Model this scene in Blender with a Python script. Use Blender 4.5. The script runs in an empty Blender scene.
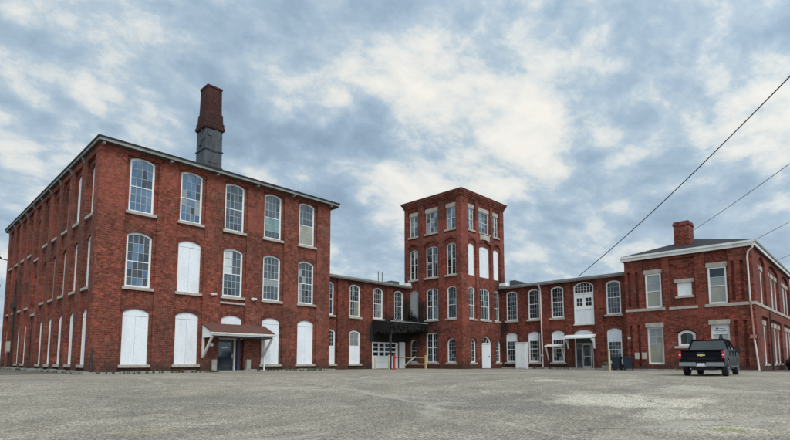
import bpy, math, random
from mathutils import Vector as V, Matrix
from mathutils.geometry import tessellate_polygon
random.seed(7)
R = math.radians
sc = bpy.context.scene
col = sc.collection

# ------------------------------------------------------------------ materials
def mat(name, base=(.5,.5,.5), rough=.7, metal=0., spec=.5):
    m = bpy.data.materials.new(name); m.use_nodes = True
    b = m.node_tree.nodes['Principled BSDF']
    b.inputs['Base Color'].default_value = (*base, 1); b.inputs['Roughness'].default_value = rough
    b.inputs['Metallic'].default_value = metal; b.inputs['Specular IOR Level'].default_value = spec
    return m
class NT:
    def __init__(s, m): s.m = m; s.t = m.node_tree; s.b = s.t.nodes['Principled BSDF'] if 'Principled BSDF' in s.t.nodes else None
    def n(s, typ, ins=None, **kw):
        x = s.t.nodes.new(typ)
        for k, v in kw.items(): setattr(x, k, v)
        for k, v in (ins or {}).items():
            if hasattr(v, 'is_output'): s.t.links.new(v, x.inputs[k])
            else: x.inputs[k].default_value = v
        return x
    def math(s, op, a, b=0., c=0., clamp=False):
        return s.n('ShaderNodeMath', {0: a, 1: b, 2: c}, operation=op, use_clamp=clamp).outputs[0]
    def noise(s, vec, scale, detail=4, rough=.55, dist=0.):
        return s.n('ShaderNodeTexNoise', {'Vector': vec, 'Scale': scale, 'Detail': detail, 'Roughness': rough, 'Distortion': dist}).outputs[0]
    def ramp(s, fac, stops, interp='LINEAR'):
        r = s.n('ShaderNodeValToRGB', {'Fac': fac}); r.color_ramp.interpolation = interp
        e = r.color_ramp.elements
        while len(e) < len(stops): e.new(.5)
        for i, (p, c) in enumerate(stops):
            e[i].position = p; e[i].color = (*c, 1) if not isinstance(c, (int, float)) else (c, c, c, 1)
        return r.outputs[0]
    def mix(s, fac, a, b, mode='MIX'):
        x = s.n('ShaderNodeMix', data_type='RGBA', blend_type=mode)
        for k, v in ((0, fac), (6, a), (7, b)):
            if hasattr(v, 'is_output'): s.t.links.new(v, x.inputs[k])
            else: x.inputs[k].default_value = (*v, 1) if isinstance(v, tuple) and len(v) == 3 else v
        return x.outputs[2]
    def pos(s): return s.n('ShaderNodeNewGeometry').outputs['Position']
    def link(s, o, name): s.t.links.new(o, s.b.inputs[name])
    def bump(s, h, strength=.4, dist=.02):
        s.link(s.n('ShaderNodeBump', {'Height': h, 'Strength': strength, 'Distance': dist}).outputs[0], 'Normal')

def brick_mat(name, c1, c2, mortar, stain=(.035,.02,.015), stain_amt=.55, pale_amt=.25, soot_shade=None, grime_z=.9, seed=0.):
    m = mat(name, rough=.88, spec=.25); g = NT(m); p = g.pos()
    sx = g.n('ShaderNodeSeparateXYZ', {0: p})
    u = g.math('ADD', sx.outputs[0], sx.outputs[1])
    uv = g.n('ShaderNodeCombineXYZ', {0: u, 1: sx.outputs[2], 2: 0.}).outputs[0]
    br = g.n('ShaderNodeTexBrick', {'Vector': uv, 'Color1': (0,0,0,1), 'Color2': (1,1,1,1), 'Mortar': (.5,.5,.5,1), 'Scale': 1.,
        'Mortar Size': .009, 'Mortar Smooth': .2, 'Bias': 0., 'Brick Width': .215, 'Row Height': .077})
    # per-brick tone
    tone = g.ramp(br.outputs[0], [(0, c1), (.35, tuple((a*.6+b*.4) for a, b in zip(c1, c2))), (.7, c2), (.92, tuple(x*1.7 for x in c2)), (1, tuple(x*.25 for x in c1))])
    off = g.n('ShaderNodeVectorMath', {0: p, 1: (seed, seed*.7, seed*.3)}, operation='ADD').outputs[0]
    mid = g.noise(off, 1.3, 6, .65)
    big = g.noise(off, .22, 5, .6)
    fine = g.noise(off, 7., 3, .6); blot = g.noise(off, 3.2, 5, .75)
    tone = g.mix(g.ramp(blot, [(.5, 0.), (.68, .75)]), tone, (c1[0]*.3, c1[1]*.4, c1[2]*.5))
    tone = g.mix(g.ramp(blot, [(.3, .4), (.40, 0.)]), tone, tuple(min(1, x*1.25) for x in c2))
    c = g.mix(g.ramp(mid, [(.35, 0.), (.7, .55)]), tone, (c1[0]*.5, c1[1]*.5, c1[2]*.55))
    c = g.mix(g.ramp(big, [(.4, 0.), (.72, stain_amt)]), c, stain)
    # rain streaks
    st = g.n('ShaderNodeCombineXYZ', {0: g.math('MULTIPLY', u, 1.6), 1: g.math('MULTIPLY', sx.outputs[2], .12), 2: seed}).outputs[0]
    c = g.mix(g.ramp(g.noise(st, 1., 5, .7), [(.5, 0.), (.75, stain_amt*.8)]), c, stain)
    # lime bloom / repointing
    c = g.mix(g.math('MULTIPLY', g.ramp(g.noise(off, .55, 6, .7, 1.2), [(.56, 0.), (.72, 1.)]), g.ramp(fine, [(.4, 0.), (.65, pale_amt)])), c, (.42,.30,.25))
    cell = g.n('ShaderNodeTexVoronoi', {'Vector': g.n('ShaderNodeVectorMath', {0: uv, 1: (seed, 0, 0)}, operation='ADD').outputs[0], 'Scale': .55, 'Randomness': 1.}, distance='CHEBYCHEV').outputs['Color']
    cv = g.n('ShaderNodeSeparateColor', {0: cell}).outputs[0]
    c = g.mix(g.ramp(cv, [(.80, 0.), (.82, .30)], 'CONSTANT'), c, tuple(x*1.3+.02 for x in c2))
    c = g.mix(g.ramp(cv, [(.10, .35), (.12, 0.)], 'CONSTANT'), c, tuple(x*.45 for x in c1))
    mort = g.mix(g.ramp(blot, [(.42, 0.), (.62, .85)]), mortar, (mortar[0]*.35, mortar[1]*.25, mortar[2]*.25))
    c = g.mix(br.outputs['Fac'], c, mort)
    # splash-back grime near the ground, broken by noise
    gz = g.math('SUBTRACT', grime_z, sx.outputs[2])
    gz = g.math('MULTIPLY', g.math('ADD', gz, g.math('MULTIPLY', g.math('SUBTRACT', g.noise(off, .9, 5, .7), .5), 1.6)), 1.4, clamp=True)
    c = g.mix(g.math('MULTIPLY', gz, .7), c, (.035,.028,.022))
    for (q, rad, amt) in (soot_shade or []):
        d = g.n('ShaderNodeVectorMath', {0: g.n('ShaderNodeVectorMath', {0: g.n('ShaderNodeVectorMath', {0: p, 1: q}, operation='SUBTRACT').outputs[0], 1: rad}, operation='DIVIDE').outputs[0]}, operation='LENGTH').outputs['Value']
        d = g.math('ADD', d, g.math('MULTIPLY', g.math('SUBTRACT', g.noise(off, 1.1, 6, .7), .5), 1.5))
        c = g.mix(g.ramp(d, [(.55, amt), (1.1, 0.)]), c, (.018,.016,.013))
    g.link(c, 'Base Color')
    h = g.math('ADD', g.math('MULTIPLY', br.outputs['Fac'], -1.), g.math('ADD', g.math('MULTIPLY', br.outputs[0], .5), g.math('MULTIPLY', fine, .9)))
    g.bump(h, .7, .02)
    return m
def weather(name, base, dirt, rough=.6, scale=1.5, lo=.45, hi=.75, amt=.7, bump=.1, spec=.4, streak=True):
    m = mat(name, base, rough, spec=spec); g = NT(m); p = g.pos()
    mp = g.n('ShaderNodeMapping', {'Vector': p, 'Scale': (1., 1., .35 if streak else 1.)}).outputs[0]
    a = g.noise(mp, scale, 7, .7)
    c = g.mix(g.ramp(a, [(lo, 0.), (hi, amt)]), base, dirt)
    c = g.mix(g.ramp(g.noise(p, scale*6, 3), [(.45, 0.), (.75, .25)]), c, tuple(x*.6 for x in base))
    g.link(c, 'Base Color'); g.bump(a, bump, .02)
    return m
SOOT_SHADE = [((37.4,34.2,5.3), (2.6,3.2,2.2), .98), ((35.2,33.4,3.7), (4.6,4.2,1.9), .985), ((44.8,28.0,3.6), (1.25,1.5,3.6), .93), ((44.3,28.3,8.3),(1.3,1.3,1.6),.7)]  # wall stains near the tower; second entry paints in shade under the canopy
BR = brick_mat('brick_main', (.145,.026,.015), (.295,.057,.033), (.25,.155,.11), seed=3., stain_amt=.6, pale_amt=.5)
BRW = brick_mat('brick_wing', (.125,.022,.013), (.255,.048,.028), (.17,.10,.07), seed=17., soot_shade=SOOT_SHADE, pale_amt=.3)
BRT = brick_mat('brick_tower', (.145,.026,.016), (.29,.057,.034), (.22,.13,.095), seed=29., soot_shade=SOOT_SHADE, stain_amt=.38, pale_amt=.5)
BRR = brick_mat('brick_office', (.14,.024,.015), (.275,.052,.031), (.19,.11,.08), seed=41., stain_amt=.38, pale_amt=.5)
BRC = brick_mat('brick_stack', (.05,.015,.012), (.085,.023,.018), (.06,.04,.035), seed=55., stain_amt=.5, pale_amt=.1, grime_z=-9.)
RUST = weather('rusty_flashing', (.10,.045,.035), (.04,.03,.03), .8, 2.)
ARCH = brick_mat('brick_arch', (.12,.024,.017), (.23,.048,.031), (.16,.095,.075), seed=71., pale_amt=.4)
WHITE = weather('white_paint', (.78,.79,.77), (.42,.40,.36), .55, 1.2, .5, .85, .6, .05)
TRIM = weather('aged_trim_paint', (.70,.68,.63), (.34,.30,.26), .65, 2., .42, .75, .7, .1)
SASH = weather('sash_paint', (.40,.42,.42), (.2,.2,.19), .6, 3.)
BOARD = weather('painted_board', (.74,.765,.79), (.45,.46,.45), .5, 1.6, .46, .8, .6, .08)
STONE = weather('sill_stone', (.44,.39,.34), (.20,.16,.13), .85, 2., .42, .72, .7, .3)
CONC = weather('concrete', (.36,.34,.30), (.12,.11,.09), .9, 1.1, .4, .68, .75, .4, streak=False)
FASC = weather('fascia_wood', (.27,.275,.26), (.08,.075,.065), .75, 1.4, .4, .7, .75, .3, streak=False)
FASCW = weather('fascia_white', (.70,.69,.66), (.34,.32,.28), .65, 1.0, .45, .75, .6, .1, streak=False)
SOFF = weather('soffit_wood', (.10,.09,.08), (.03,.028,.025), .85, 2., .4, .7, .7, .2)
ROOF = weather('roof_membrane', (.22,.225,.22), (.09,.09,.085), .8, .8, .4, .7, .6, .2, streak=False)
ROOFD = weather('dark_roofing', (.10,.105,.11), (.05,.05,.052), .85, 1.5)
SLATE = weather('dark_shingle', (.020,.021,.023), (.010,.010,.011), .8, 3., .4, .7, .6, .4, streak=False)
SHING = weather('brown_shingle', (.13,.055,.04), (.05,.025,.02), .9, 4., .4, .7, .6, .5, streak=False)
TAR = weather('tarred_brick', (.075,.085,.095), (.02,.023,.026), .7, 1.6, .4, .65, .85, .6)
IRON = weather('dark_iron', (.03,.03,.03), (.06,.035,.025), .6, 3.)
CHAR_SHADE = weather('charred_timber_shade', (.014,.013,.012), (.004,.004,.004), .9, 2.)  # charred canopy timber; the same black colours the painted-shade panel beneath
GREYD = weather('grey_door_paint', (.40,.41,.41), (.2,.19,.18), .5, 1.5)
ALU = mat('aluminium_frame', (.38,.38,.37), .4, .5)
DOORD = mat('dark_door', (.012,.02,.024), .35)
BLUE = mat('blue_pipe_paint', (.025,.025,.075), .6)
YEL = weather('yellow_paint', (.52,.42,.17), (.3,.25,.12), .6, 3.)
RED = mat('red_paint', (.36,.02,.02), .45)
BINM = mat('blue_bin_plastic', (.006,.017,.03), .6)
WIRE = mat('black_cable', (.02,.02,.022), .6)
PIPEW = weather('downspout_white', (.66,.60,.55), (.38,.18,.12), .6, 1., .5, .75, .6)
PIPER = weather('downspout_red', (.36,.13,.09), (.5,.4,.35), .6, 1.6)
SIGNT = mat('sign_ink', (.06,.07,.10), .7)
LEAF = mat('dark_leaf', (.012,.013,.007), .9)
WEED = mat('weed_green', (.06,.085,.03), .7)
BEIGE = weather('beige_box', (.46,.42,.34), (.25,.2,.15), .6)
CURT = weather('curtain_cloth', (.50,.49,.40), (.34,.33,.27), .9, 2., .35, .7)
def glass(name, dark, refl, k, var=2.5):
    m = bpy.data.materials.new(name); m.use_nodes = True; g = NT(m); b = g.b
    p = g.pos()
    a = g.noise(g.n('ShaderNodeMapping', {'Vector': p, 'Scale': (1., 1., .8)}).outputs[0], 1.1, 4, .6)
    c = g.mix(g.ramp(a, [(.4, 0.), (.7, 1.)]), dark, tuple(x*var+.004 for x in dark))
    g.link(c, 'Base Color'); b.inputs['Roughness'].default_value = .06
    gl = g.n('ShaderNodeBsdfGlossy', {'Color': (*refl, 1), 'Roughness': .04})
    lw = g.n('ShaderNodeLayerWeight', {'Blend': .35})
    f = g.math('ADD', k, g.math('MULTIPLY', lw.outputs['Fresnel'], .3), clamp=True)
    f = g.math('MULTIPLY', f, g.ramp(g.noise(p, .9, 2), [(.3, .55), (.6, 1.)]))
    mx = g.n('ShaderNodeMixShader', {0: f, 1: b.outputs[0], 2: gl.outputs[0]})
    g.t.links.new(mx.outputs[0], g.t.nodes['Material Output'].inputs[0])
    return m
GBLUE = glass('pane_sky', (.02,.045,.075), (.48,.62,.8), .13, 3.2)
GDARK = glass('pane_dark', (.008,.010,.013), (.6,.7,.78), .035, 4.)
GMID = glass('pane_mid', (.018,.024,.028), (.6,.7,.78), .07, 3.4)
GPALE = glass('pane_blind', (.20,.215,.205), (.8,.85,.9), .05, 1.35)
GCREAM = glass('pane_cream', (.23,.225,.165), (.8,.85,.9), .05, 1.3)
GGREEN = glass('pane_green', (.10,.19,.18), (.8,.85,.9), .08, 1.5)

# ------------------------------------------------------------------ mesh helpers
class MB:
    def __init__(s): s.v = []; s.f = []; s.mi = []; s.mats = []
    def m(s, mt):
        if mt not in s.mats: s.mats.append(mt)
        return s.mats.index(mt)
    def face(s, pts, mt):
        i = len(s.v); s.v += [tuple(p) for p in pts]; s.f.append(tuple(range(i, i+len(pts)))); s.mi.append(s.m(mt))
    def box(s, a, b, mt, M=None):
        x0, x1 = sorted((a[0], b[0])); y0, y1 = sorted((a[1], b[1])); z0, z1 = sorted((a[2], b[2]))
        P = [V((x, y, z)) for z in (z0, z1) for y in (y0, y1) for x in (x0, x1)]
        if M: P = [M @ p for p in P]
        i = len(s.v); s.v += [tuple(p) for p in P]; k = s.m(mt)
        for q in ((0,2,3,1), (4,5,7,6), (0,1,5,4), (2,6,7,3), (0,4,6,2), (1,3,7,5)):
            s.f.append(tuple(i+j for j in q)); s.mi.append(k)
    def tube(s, pts, r, mt, n=8, caps=True, r1=None):
        pts = [V(p) for p in pts]; rings = []; k = s.m(mt); up = None
        for i, p in enumerate(pts):
            t = (pts[min(i+1, len(pts)-1)]-pts[max(i-1, 0)]).normalized()
            if up is None: up = V((0,0,1)) if abs(t.z) < .9 else V((1,0,0))
            a = t.cross(up).normalized(); b = a.cross(t).normalized(); up = b
            rr = r if r1 is None else r+(r1-r)*i/(len(pts)-1)
            i0 = len(s.v)
            s.v += [tuple(p+a*math.cos(2*math.pi*j/n)*rr+b*math.sin(2*math.pi*j/n)*rr) for j in range(n)]
            rings.append(i0)
        for q, w in zip(rings, rings[1:]):
            for j in range(n): s.f.append((q+j, q+(j+1)%n, w+(j+1)%n, w+j)); s.mi.append(k)
        if caps:
            s.f.append(tuple(rings[0]+j for j in range(n))[::-1]); s.mi.append(k)
            s.f.append(tuple(rings[-1]+j for j in range(n))); s.mi.append(k)
    def prism(s, poly, off, mt, mt2=None):
        """poly: list of 3-D points (planar), off: extrusion vector"""
        off = V(off); poly = [V(p) for p in poly]; n = len(poly)
        tri = tessellate_polygon([poly]); i = len(s.v)
        s.v += [tuple(p) for p in poly]+[tuple(p+off) for p in poly]; k = s.m(mt); k2 = s.m(mt2) if mt2 else k
        for t in tri:
            s.f.append(tuple(i+q for q in t)); s.mi.append(k2); s.f.append(tuple(i+n+q for q in t[::-1])); s.mi.append(k)
        for q in range(n): s.f.append((i+q, i+(q+1)%n, i+n+(q+1)%n, i+n+q)); s.mi.append(k)
    def build(s, name, parent=None, smooth=False, merge=False):
        me = bpy.data.meshes.new(name); me.from_pydata(s.v, [], s.f)
        for mt in s.mats: me.materials.append(mt)
        me.polygons.foreach_set('material_index', s.mi)
        if smooth: me.polygons.foreach_set('use_smooth', [True]*len(s.f))
        me.update()
        import bmesh
        bm = bmesh.new(); bm.from_mesh(me)
        if merge: bmesh.ops.remove_doubles(bm, verts=bm.verts, dist=1e-4)
        bmesh.ops.recalc_face_normals(bm, faces=bm.faces); bm.to_mesh(me); bm.free()
        o = bpy.data.objects.new(name, me); col.objects.link(o)
        if parent: o.parent = parent
        return o
def tag(o, label=None, cat=None, group=None, kind=None):
    if label: o['label'] = label
    if cat: o['category'] = cat
    if group: o['group'] = group
    if kind: o['kind'] = kind
    return o
def empty(name, label, cat, group=None, loc=(0,0,0), rz=0):
    o = bpy.data.objects.new(name, None); col.objects.link(o); o.location = loc; o.rotation_euler[2] = rz
    return tag(o, label, cat, group)
class Fr:
    """a wall frame: u along the wall, z up, d outwards"""
    def __init__(s, o, U, N): s.o = V(o); s.U = V(U); s.N = V(N)
    def p(s, u, z, d=0.): return s.o+s.U*u+V((0,0,z))+s.N*d
def arc(uc, w, zt, rise, n=9):
    """points of the top edge, right to left"""
    if rise < .005: return [(uc+w/2, zt), (uc-w/2, zt)]
    h = w/2; rad = (h*h+rise*rise)/(2*rise); cz = zt-rad; a = math.asin(min(1, h/rad))
    if rise > h*.999: a = math.pi/2; rad = h; cz = zt-h
    return [(uc+rad*math.sin(a-2*a*i/n), cz+rad*math.cos(a-2*a*i/n)) for i in range(n+1)]
def arch_poly(uc, w, zb, zt, rise, n=9): return [(uc-w/2, zb), (uc+w/2, zb)]+arc(uc, w, zt, rise, n)
def layer(mb, F, d, u0, u1, z0, z1, holes, depth, mt, rev=None):
    outer = [V((u0,z0,0)), V((u1,z0,0)), V((u1,z1,0)), V((u0,z1,0))]
    loops = [outer]+[[V((a, b, 0)) for a, b in h] for h in holes]
    flat = [q for L in loops for q in L]
    i = len(mb.v); mb.v += [tuple(F.p(q.x, q.y, d)) for q in flat]; k = mb.m(mt)
    for t in tessellate_polygon(loops): mb.f.append(tuple(i+j for j in t)); mb.mi.append(k)
    if depth:
        for h in holes:
            for a, b in zip(h, h[1:]+h[:1]):
                mb.face([F.p(*a, d), F.p(*b, d), F.p(*b, d-depth), F.p(*a, d-depth)], rev or mt)
def fbox(mb, F, u0, u1, z0, z1, d0, d1, mt):
    P = [F.p(u, z, d) for z in (z0, z1) for d in (d0, d1) for u in (u0, u1)]
    i = len(mb.v); mb.v += [tuple(p) for p in P]; k = mb.m(mt)
    for q in ((0,2,3,1), (4,5,7,6), (0,1,5,4), (2,6,7,3), (0,4,6,2), (1,3,7,5)): mb.f.append(tuple(i+j for j in q)); mb.mi.append(k)
def ring(mb, F, uc, w, zb, zt, rise, t, d0, d1, mt, bottom=True, n=9):
    """casing of width t inside an arched opening, between depths d0 (back) and d1 (front)"""
    O = arch_poly(uc, w, zb, zt, rise, n)
    I = arch_poly(uc, w-2*t, zb+(t if bottom else 0), zt-t, max(0, rise-t*.4) if rise < w*.49 else w/2-t, n)
    if len(I) != len(O): I = arch_poly(uc, w-2*t, zb+(t if bottom else 0), zt-t, .006, n)
    m = len(O)
    for i in range(m):
        if i == 0 and not bottom: continue
        j = (i+1) % m
        mb.face([F.p(*O[i], d1), F.p(*O[j], d1), F.p(*I[j], d1), F.p(*I[i], d1)], mt)
        mb.face([F.p(*I[i], d1), F.p(*I[j], d1), F.p(*I[j], d0), F.p(*I[i], d0)], mt)
        mb.face([F.p(*O[i], d1), F.p(*O[j], d1), F.p(*O[j], d0), F.p(*O[i], d0)], mt)
def header(mb, F, uc, w, zt, rise, t, d, mt, ext=.0, n=9):
    """projecting ring of arch bricks above an opening"""
    A = arc(uc, w, zt, rise, n); B = arc(uc, w+2*t*.9, zt+t, rise if rise < w*.49 else w/2+t*.9, n)
    for i in range(n):
        mb.face([F.p(*A[i], d), F.p(*A[i+1], d), F.p(*B[i+1], d), F.p(*B[i], d)], mt)
        mb.face([F.p(*B[i], d), F.p(*B[i+1], d), F.p(*B[i+1], d-.03), F.p(*B[i], d-.03)], mt)
        mb.face([F.p(*A[i], d), F.p(*A[i+1], d), F.p(*A[i+1], d-.03), F.p(*A[i], d-.03)], mt)
def topz(u, uc, w, zt, rise):
    if rise < .01: return zt
    h = w/2; rad = (h*h+rise*rise)/(2*rise)
    return zt-rad+math.sqrt(max(0, rad*rad-(u-uc)**2))
def window(P, F, uc, w, zb, zt, rise, glassm=GDARK, cols=4, rows=(3, 3), split=.5, t=.125, d=-.1, alt=None, altp=.0,
           sill=True, frm=WHITE, mt=.03, board_top=0., board_bot=0., mull=0, name='window', altf=None, sillw=.17, railt=.05):
    """sash window; d = depth of the casing's front face; board_top/bot: heights of white infill boards"""
    f = MB(); ring(f, F, uc, w, zb, zt, rise, t, d-.1, d, frm)
    iw = w-2*t; u0 = uc-iw/2; u1 = uc+iw/2; z0 = zb+t; z1 = zt-t; ir = max(0, rise-t*.4) if rise < w*.49 else iw/2
    T = lambda u: topz(u, uc, iw, z1, ir)
    gz0 = z0+board_bot; spr = z1-ir
    gz1 = z1-board_top if board_top else None
    ztop = gz1 if gz1 else z1
    zm = gz0+(ztop-gz0)*split
    if board_top:
        pl = [(u0, gz1), (u1, gz1)]+arc(uc, iw, z1, ir)
        f.prism([F.p(a, b, d-.03) for a, b in pl], -F.N*.03, BOARD)
    if board_bot: fbox(f, F, u0, u1, z0, gz0, d-.06, d-.03, BOARD)
    lev = []
    if rows[1]: lev += [gz0+(zm-gz0)*i/rows[1] for i in range(rows[1]+1)]
    else: lev += [gz0]
    # upper sash levels
    top_base = ztop if gz1 else z1
    if rows[0]:
        lv = [lev[-1]+(top_base-lev[-1])*i/rows[0] for i in range(1, rows[0]+1)]
        lev += lv
    us = [u0+iw*i/cols for i in range(cols+1)]
    # meeting rail and muntins
    if rows[0] and rows[1]: fbox(f, F, u0, u1, zm-railt/2, zm+railt/2, d-.075, d-.02, frm)
    for i, z in enumerate(lev[1:-1], 1):
        if abs(z-zm) < .01 and rows[0] and rows[1]: continue
        fbox(f, F, u0, u1, z-mt/2, z+mt/2, d-.07, d-.04, SASH)
    for i, u in enumerate(us[1:-1], 1):
        mm = mt*4.5 if mull and i in (mull if isinstance(mull, tuple) else (mull,)) else mt
        fbox(f, F, u-mm/2, u+mm/2, gz0, (gz1 if gz1 else T(u)), d-.068, d-.038, frm if mm > .08 else SASH)
    wn = f.build(name, P)
    g = MB()
    for a, b in zip(us, us[1:]):
        for j, (c, e) in enumerate(zip(lev, lev[1:])):
            last = j == len(lev)-2 and not gz1
            ea, eb = (T(a), T(b)) if last else (e, e)
            if not last: ea = min(e, T(a)) if not gz1 else e; eb = min(e, T(b)) if not gz1 else e
            tx, tz = random.gauss(0, .02), random.gauss(0, .024)
            gm = glassm
            if altf and altf((a+b)/2-uc, ((c+e)/2-zb)/(zt-zb)): gm = alt
            elif alt and random.random() < altp: gm = alt
            elif random.random() < .12: gm = GDARK if glassm is not GDARK else GMID
            ww = b-a; hh = e-c
            q = [(a, c, -tx*ww-tz*hh), (b, c, tx*ww-tz*hh), (b, eb, tx*ww+tz*hh), (a, ea, -tx*ww+tz*hh)]
            g.face([F.p(x, y, d-.055+max(-.012, min(.012, k))) for x, y, k in q], gm)
    if board_top or True: pass
    g.build('pane', wn)
    if sill:
        s = MB(); fbox(s, F, uc-w/2-.16, uc+w/2+.16, zb-sillw, zb-.002, d-.09, .16, STONE); s.build('sill', wn)
    return wn
def boarded(P, F, uc, w, zb, zt, rise, d=-.06, sill=True, m=None, name='boarded_window', seam=True):
    m = m or BOARD
    f = MB(); ring(f, F, uc, w, zb, zt, rise, .06, d-.06, d+.012, WHITE)
    o = f.build(name, P)
    b = MB()
    if seam and rise > .01:
        zs = zt-rise-.22
        b.prism([F.p(a, z, d) for a, z in [(uc-w/2+.05, zs+.012), (uc+w/2-.05, zs+.012)]+arc(uc, w-.1, zt-.05, rise-.02)], -F.N*.04, m)
        fbox(b, F, uc-w/2+.05, uc-.006, zb+.05, zs-.012, d-.04, d, m)
        fbox(b, F, uc+.006, uc+w/2-.05, zb+.05, zs-.012, d-.04, d-.003, m)
        fbox(b, F, uc-w/2+.05, uc+w/2-.05, zb+.05, zt-rise, d-.07, d-.05, TRIM)
    else:
        b.prism([F.p(a, z, d) for a, z in arch_poly(uc, w-.1, zb+.05, zt-.05, max(0, rise-.02))], -F.N*.04, m)
    b.build('board', o)
    if sill:
        s = MB(); fbox(s, F, uc-w/2-.16, uc+w/2+.16, zb-.17, zb-.002, d-.06, .16, STONE); s.build('sill', o)
    return o
def lintel(P, F, uc, w, z0, z1, d=.03, m=STONE):
    b = MB(); fbox(b, F, uc-w/2, uc+w/2, z0, z1, -.1, d, m); return b.build('lintel', P)
def rect(u0, u1, z0, z1): return [(u0, z0), (u1, z0), (u1, z1), (u0, z1)]

# ================================================================== MAIN MILL BLOCK (left)
X0, X1, Y0, Y1 = 8.62, 25.8, 32.7, 62.2
A = empty('mill_building', 'large three storey red brick mill with white boarded ground floor windows, left of the lot', 'building', loc=(X0, Y0, 0))
A_inv = (X0, Y0, 0)
def under(root):   # children are authored in world space
    for ch in list(root.children):
        ch.location = V(ch.location)-root.location
FS = Fr((0, Y0, 0), (1,0,0), (0,-1,0))       # front wall, u = X
FL = Fr((X0, 0, 0), (0,1,0), (-1,0,0))       # side wall, u = Y
uc5 = [10.9+3.15*i for i in range(5)]
side = [34.42+2.87*i for i in range(10)]
w = MB()
ops = []
for i, u in enumerate(uc5):
    ops.append(arch_poly(u, 1.5, 9.95, 13.45, .2)); ops.append(arch_poly(u, 1.5, 5.25, 8.7, .22))
    if i != 2: ops.append(arch_poly(u, 1.5, .52, 3.93, .24))
ops += [arch_poly(uc5[2], 1.5, 2.65, 3.93, .24), rect(16.1, 18.35, .0, 2.35)]
layer(w, FS, 0, X0+.2, X1-.02, 0.0, 13.9, ops, .3, BR)
for u in uc5:
    for zt in (8.7, 3.93): header(w, FS, u, 1.5, zt, .22, .26, .018, ARCH)
# front piers (a projecting skin with recessed bays)
edges = [X0]+[x for u in uc5 for x in (u-.95, u+.95)]+[X1]
for a, b in zip(edges[::2], edges[1::2]): fbox(w, FS, a+(.0 if a > X0 else .05), b, 0, 13.42, -.05, .12, BR)
fbox(w, FS, X0+.05, X1, 13.5, 13.9, -.05, .16, BR)
fbox(w, FS, X0+.05, X1, 13.42, 13.5, -.05, .13, BR)
# side wall
ops = []
gl = {0,1,2,3,4,6,7,9}
for k, u in enumerate(side):
    dz = -.7 if k == 5 else 0
    ops.append(arch_poly(u, 1.35, 9.7+dz, 13.0+dz, .2)); ops.append(arch_poly(u, 1.35, 5.2+dz, 8.45+dz, .22))
    if k in gl: ops.append(arch_poly(u, 1.35, .52 if k != 9 else .05, 3.85, .24))
layer(w, FL, 0, Y0+.05, Y1, 0, 13.9, ops, .3, BR)
edges = [Y0-.12]+[x for u in side for x in (u-.86, u+.86)]+[Y1]
for a, b in zip(edges[::2], edges[1::2]): fbox(w, FL, a, b, 0, 13.3, -.05, .17, BR)
fbox(w, FL, Y0-.161, Y1, 13.3, 13.9, -.05, .2, BR)
w.box((X1-.3, Y0+.02, 0), (X1, Y1, 13.9), BR); w.box((X0+.02, Y1-.3, 0), (X1-.3, Y1, 13.89), BR)
w.build('wall', A)
b = MB(); b.box((X0+.31, Y0+.31, .1), (X1-.31, Y1-.31, 13.3), SOFF); b.build('dark_interior', A)
# foundation strip
b = MB(); b2 = MB(); cut = False
for i in range(20):
    a = X0-.3+i*.9
    if 15.9 < a+.4 < 18.3: continue
    if a+.4 >= 18.3 and not cut: cut = True; b.build('foundation', A); b = MB()
    b.box((a, Y0-.34+random.uniform(-.03, .03), -.1), (a+.9-.02, Y0-.125, .12+random.uniform(-.03, .04)), CONC)
for i in range(24):
    a = Y0-.3+i*1.25
    b2.box((X0-.45+random.uniform(-.03, .03), a, -.1), (X0-.175, a+1.23, .16+random.uniform(-.04, .05)), CONC)
b.build('foundation', A); b2.build('foundation', A)
# windows front
GSHADE = glass('pane_paper', (.5,.52,.5), (.8,.85,.9), .03, 1.2)
def shade_w3(u, f): return u < -.05 and f > .5
top_alt = [(None, 0, None), (GPALE, .06, None), (GMID, .2, None), (GGREEN, 0, lambda u, f: .25 < f < .55), (GCREAM, 0, lambda u, f: f < .5)]
for i, u in enumerate(uc5):
    al, ap, af = top_alt[i]
    window(A, FS, u, 1.5, 9.95, 13.45, .2, [GBLUE, GBLUE, GMID, GMID, GMID][i], 4, (3, 3), .47, alt=al, altp=ap, altf=af, d=-.1)
    if i == 1: boarded(A, FS, u, 1.5, 5.25, 8.7, .22)
    else:
        al, ap, af = {0: (GBLUE, .25, None), 2: (GSHADE, 0, shade_w3), 3: (GPALE, 0, lambda q, f: .34 < f < .5), 4: (GPALE, .05, lambda q, f: q < -.2 and f < .45)}[i]
        window(A, FS, u, 1.5, 5.25, 8.7, .22, [GDARK, 0, GMID, GMID, GDARK][i], 4, (3, 3), .47, alt=al, altp=ap, altf=af, d=-.1)
    if i != 2: boarded(A, FS, u, 1.5, .52, 3.93, .24)
boarded(A, FS, uc5[2], 1.5, 2.65, 3.93, .24, sill=False, seam=False)
b = MB(); fbox(b, FS, uc5[2]-.95, uc5[2]+.95, 4.72, 4.84, -.02, .15, STONE); b.build('stone_course', A)
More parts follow.
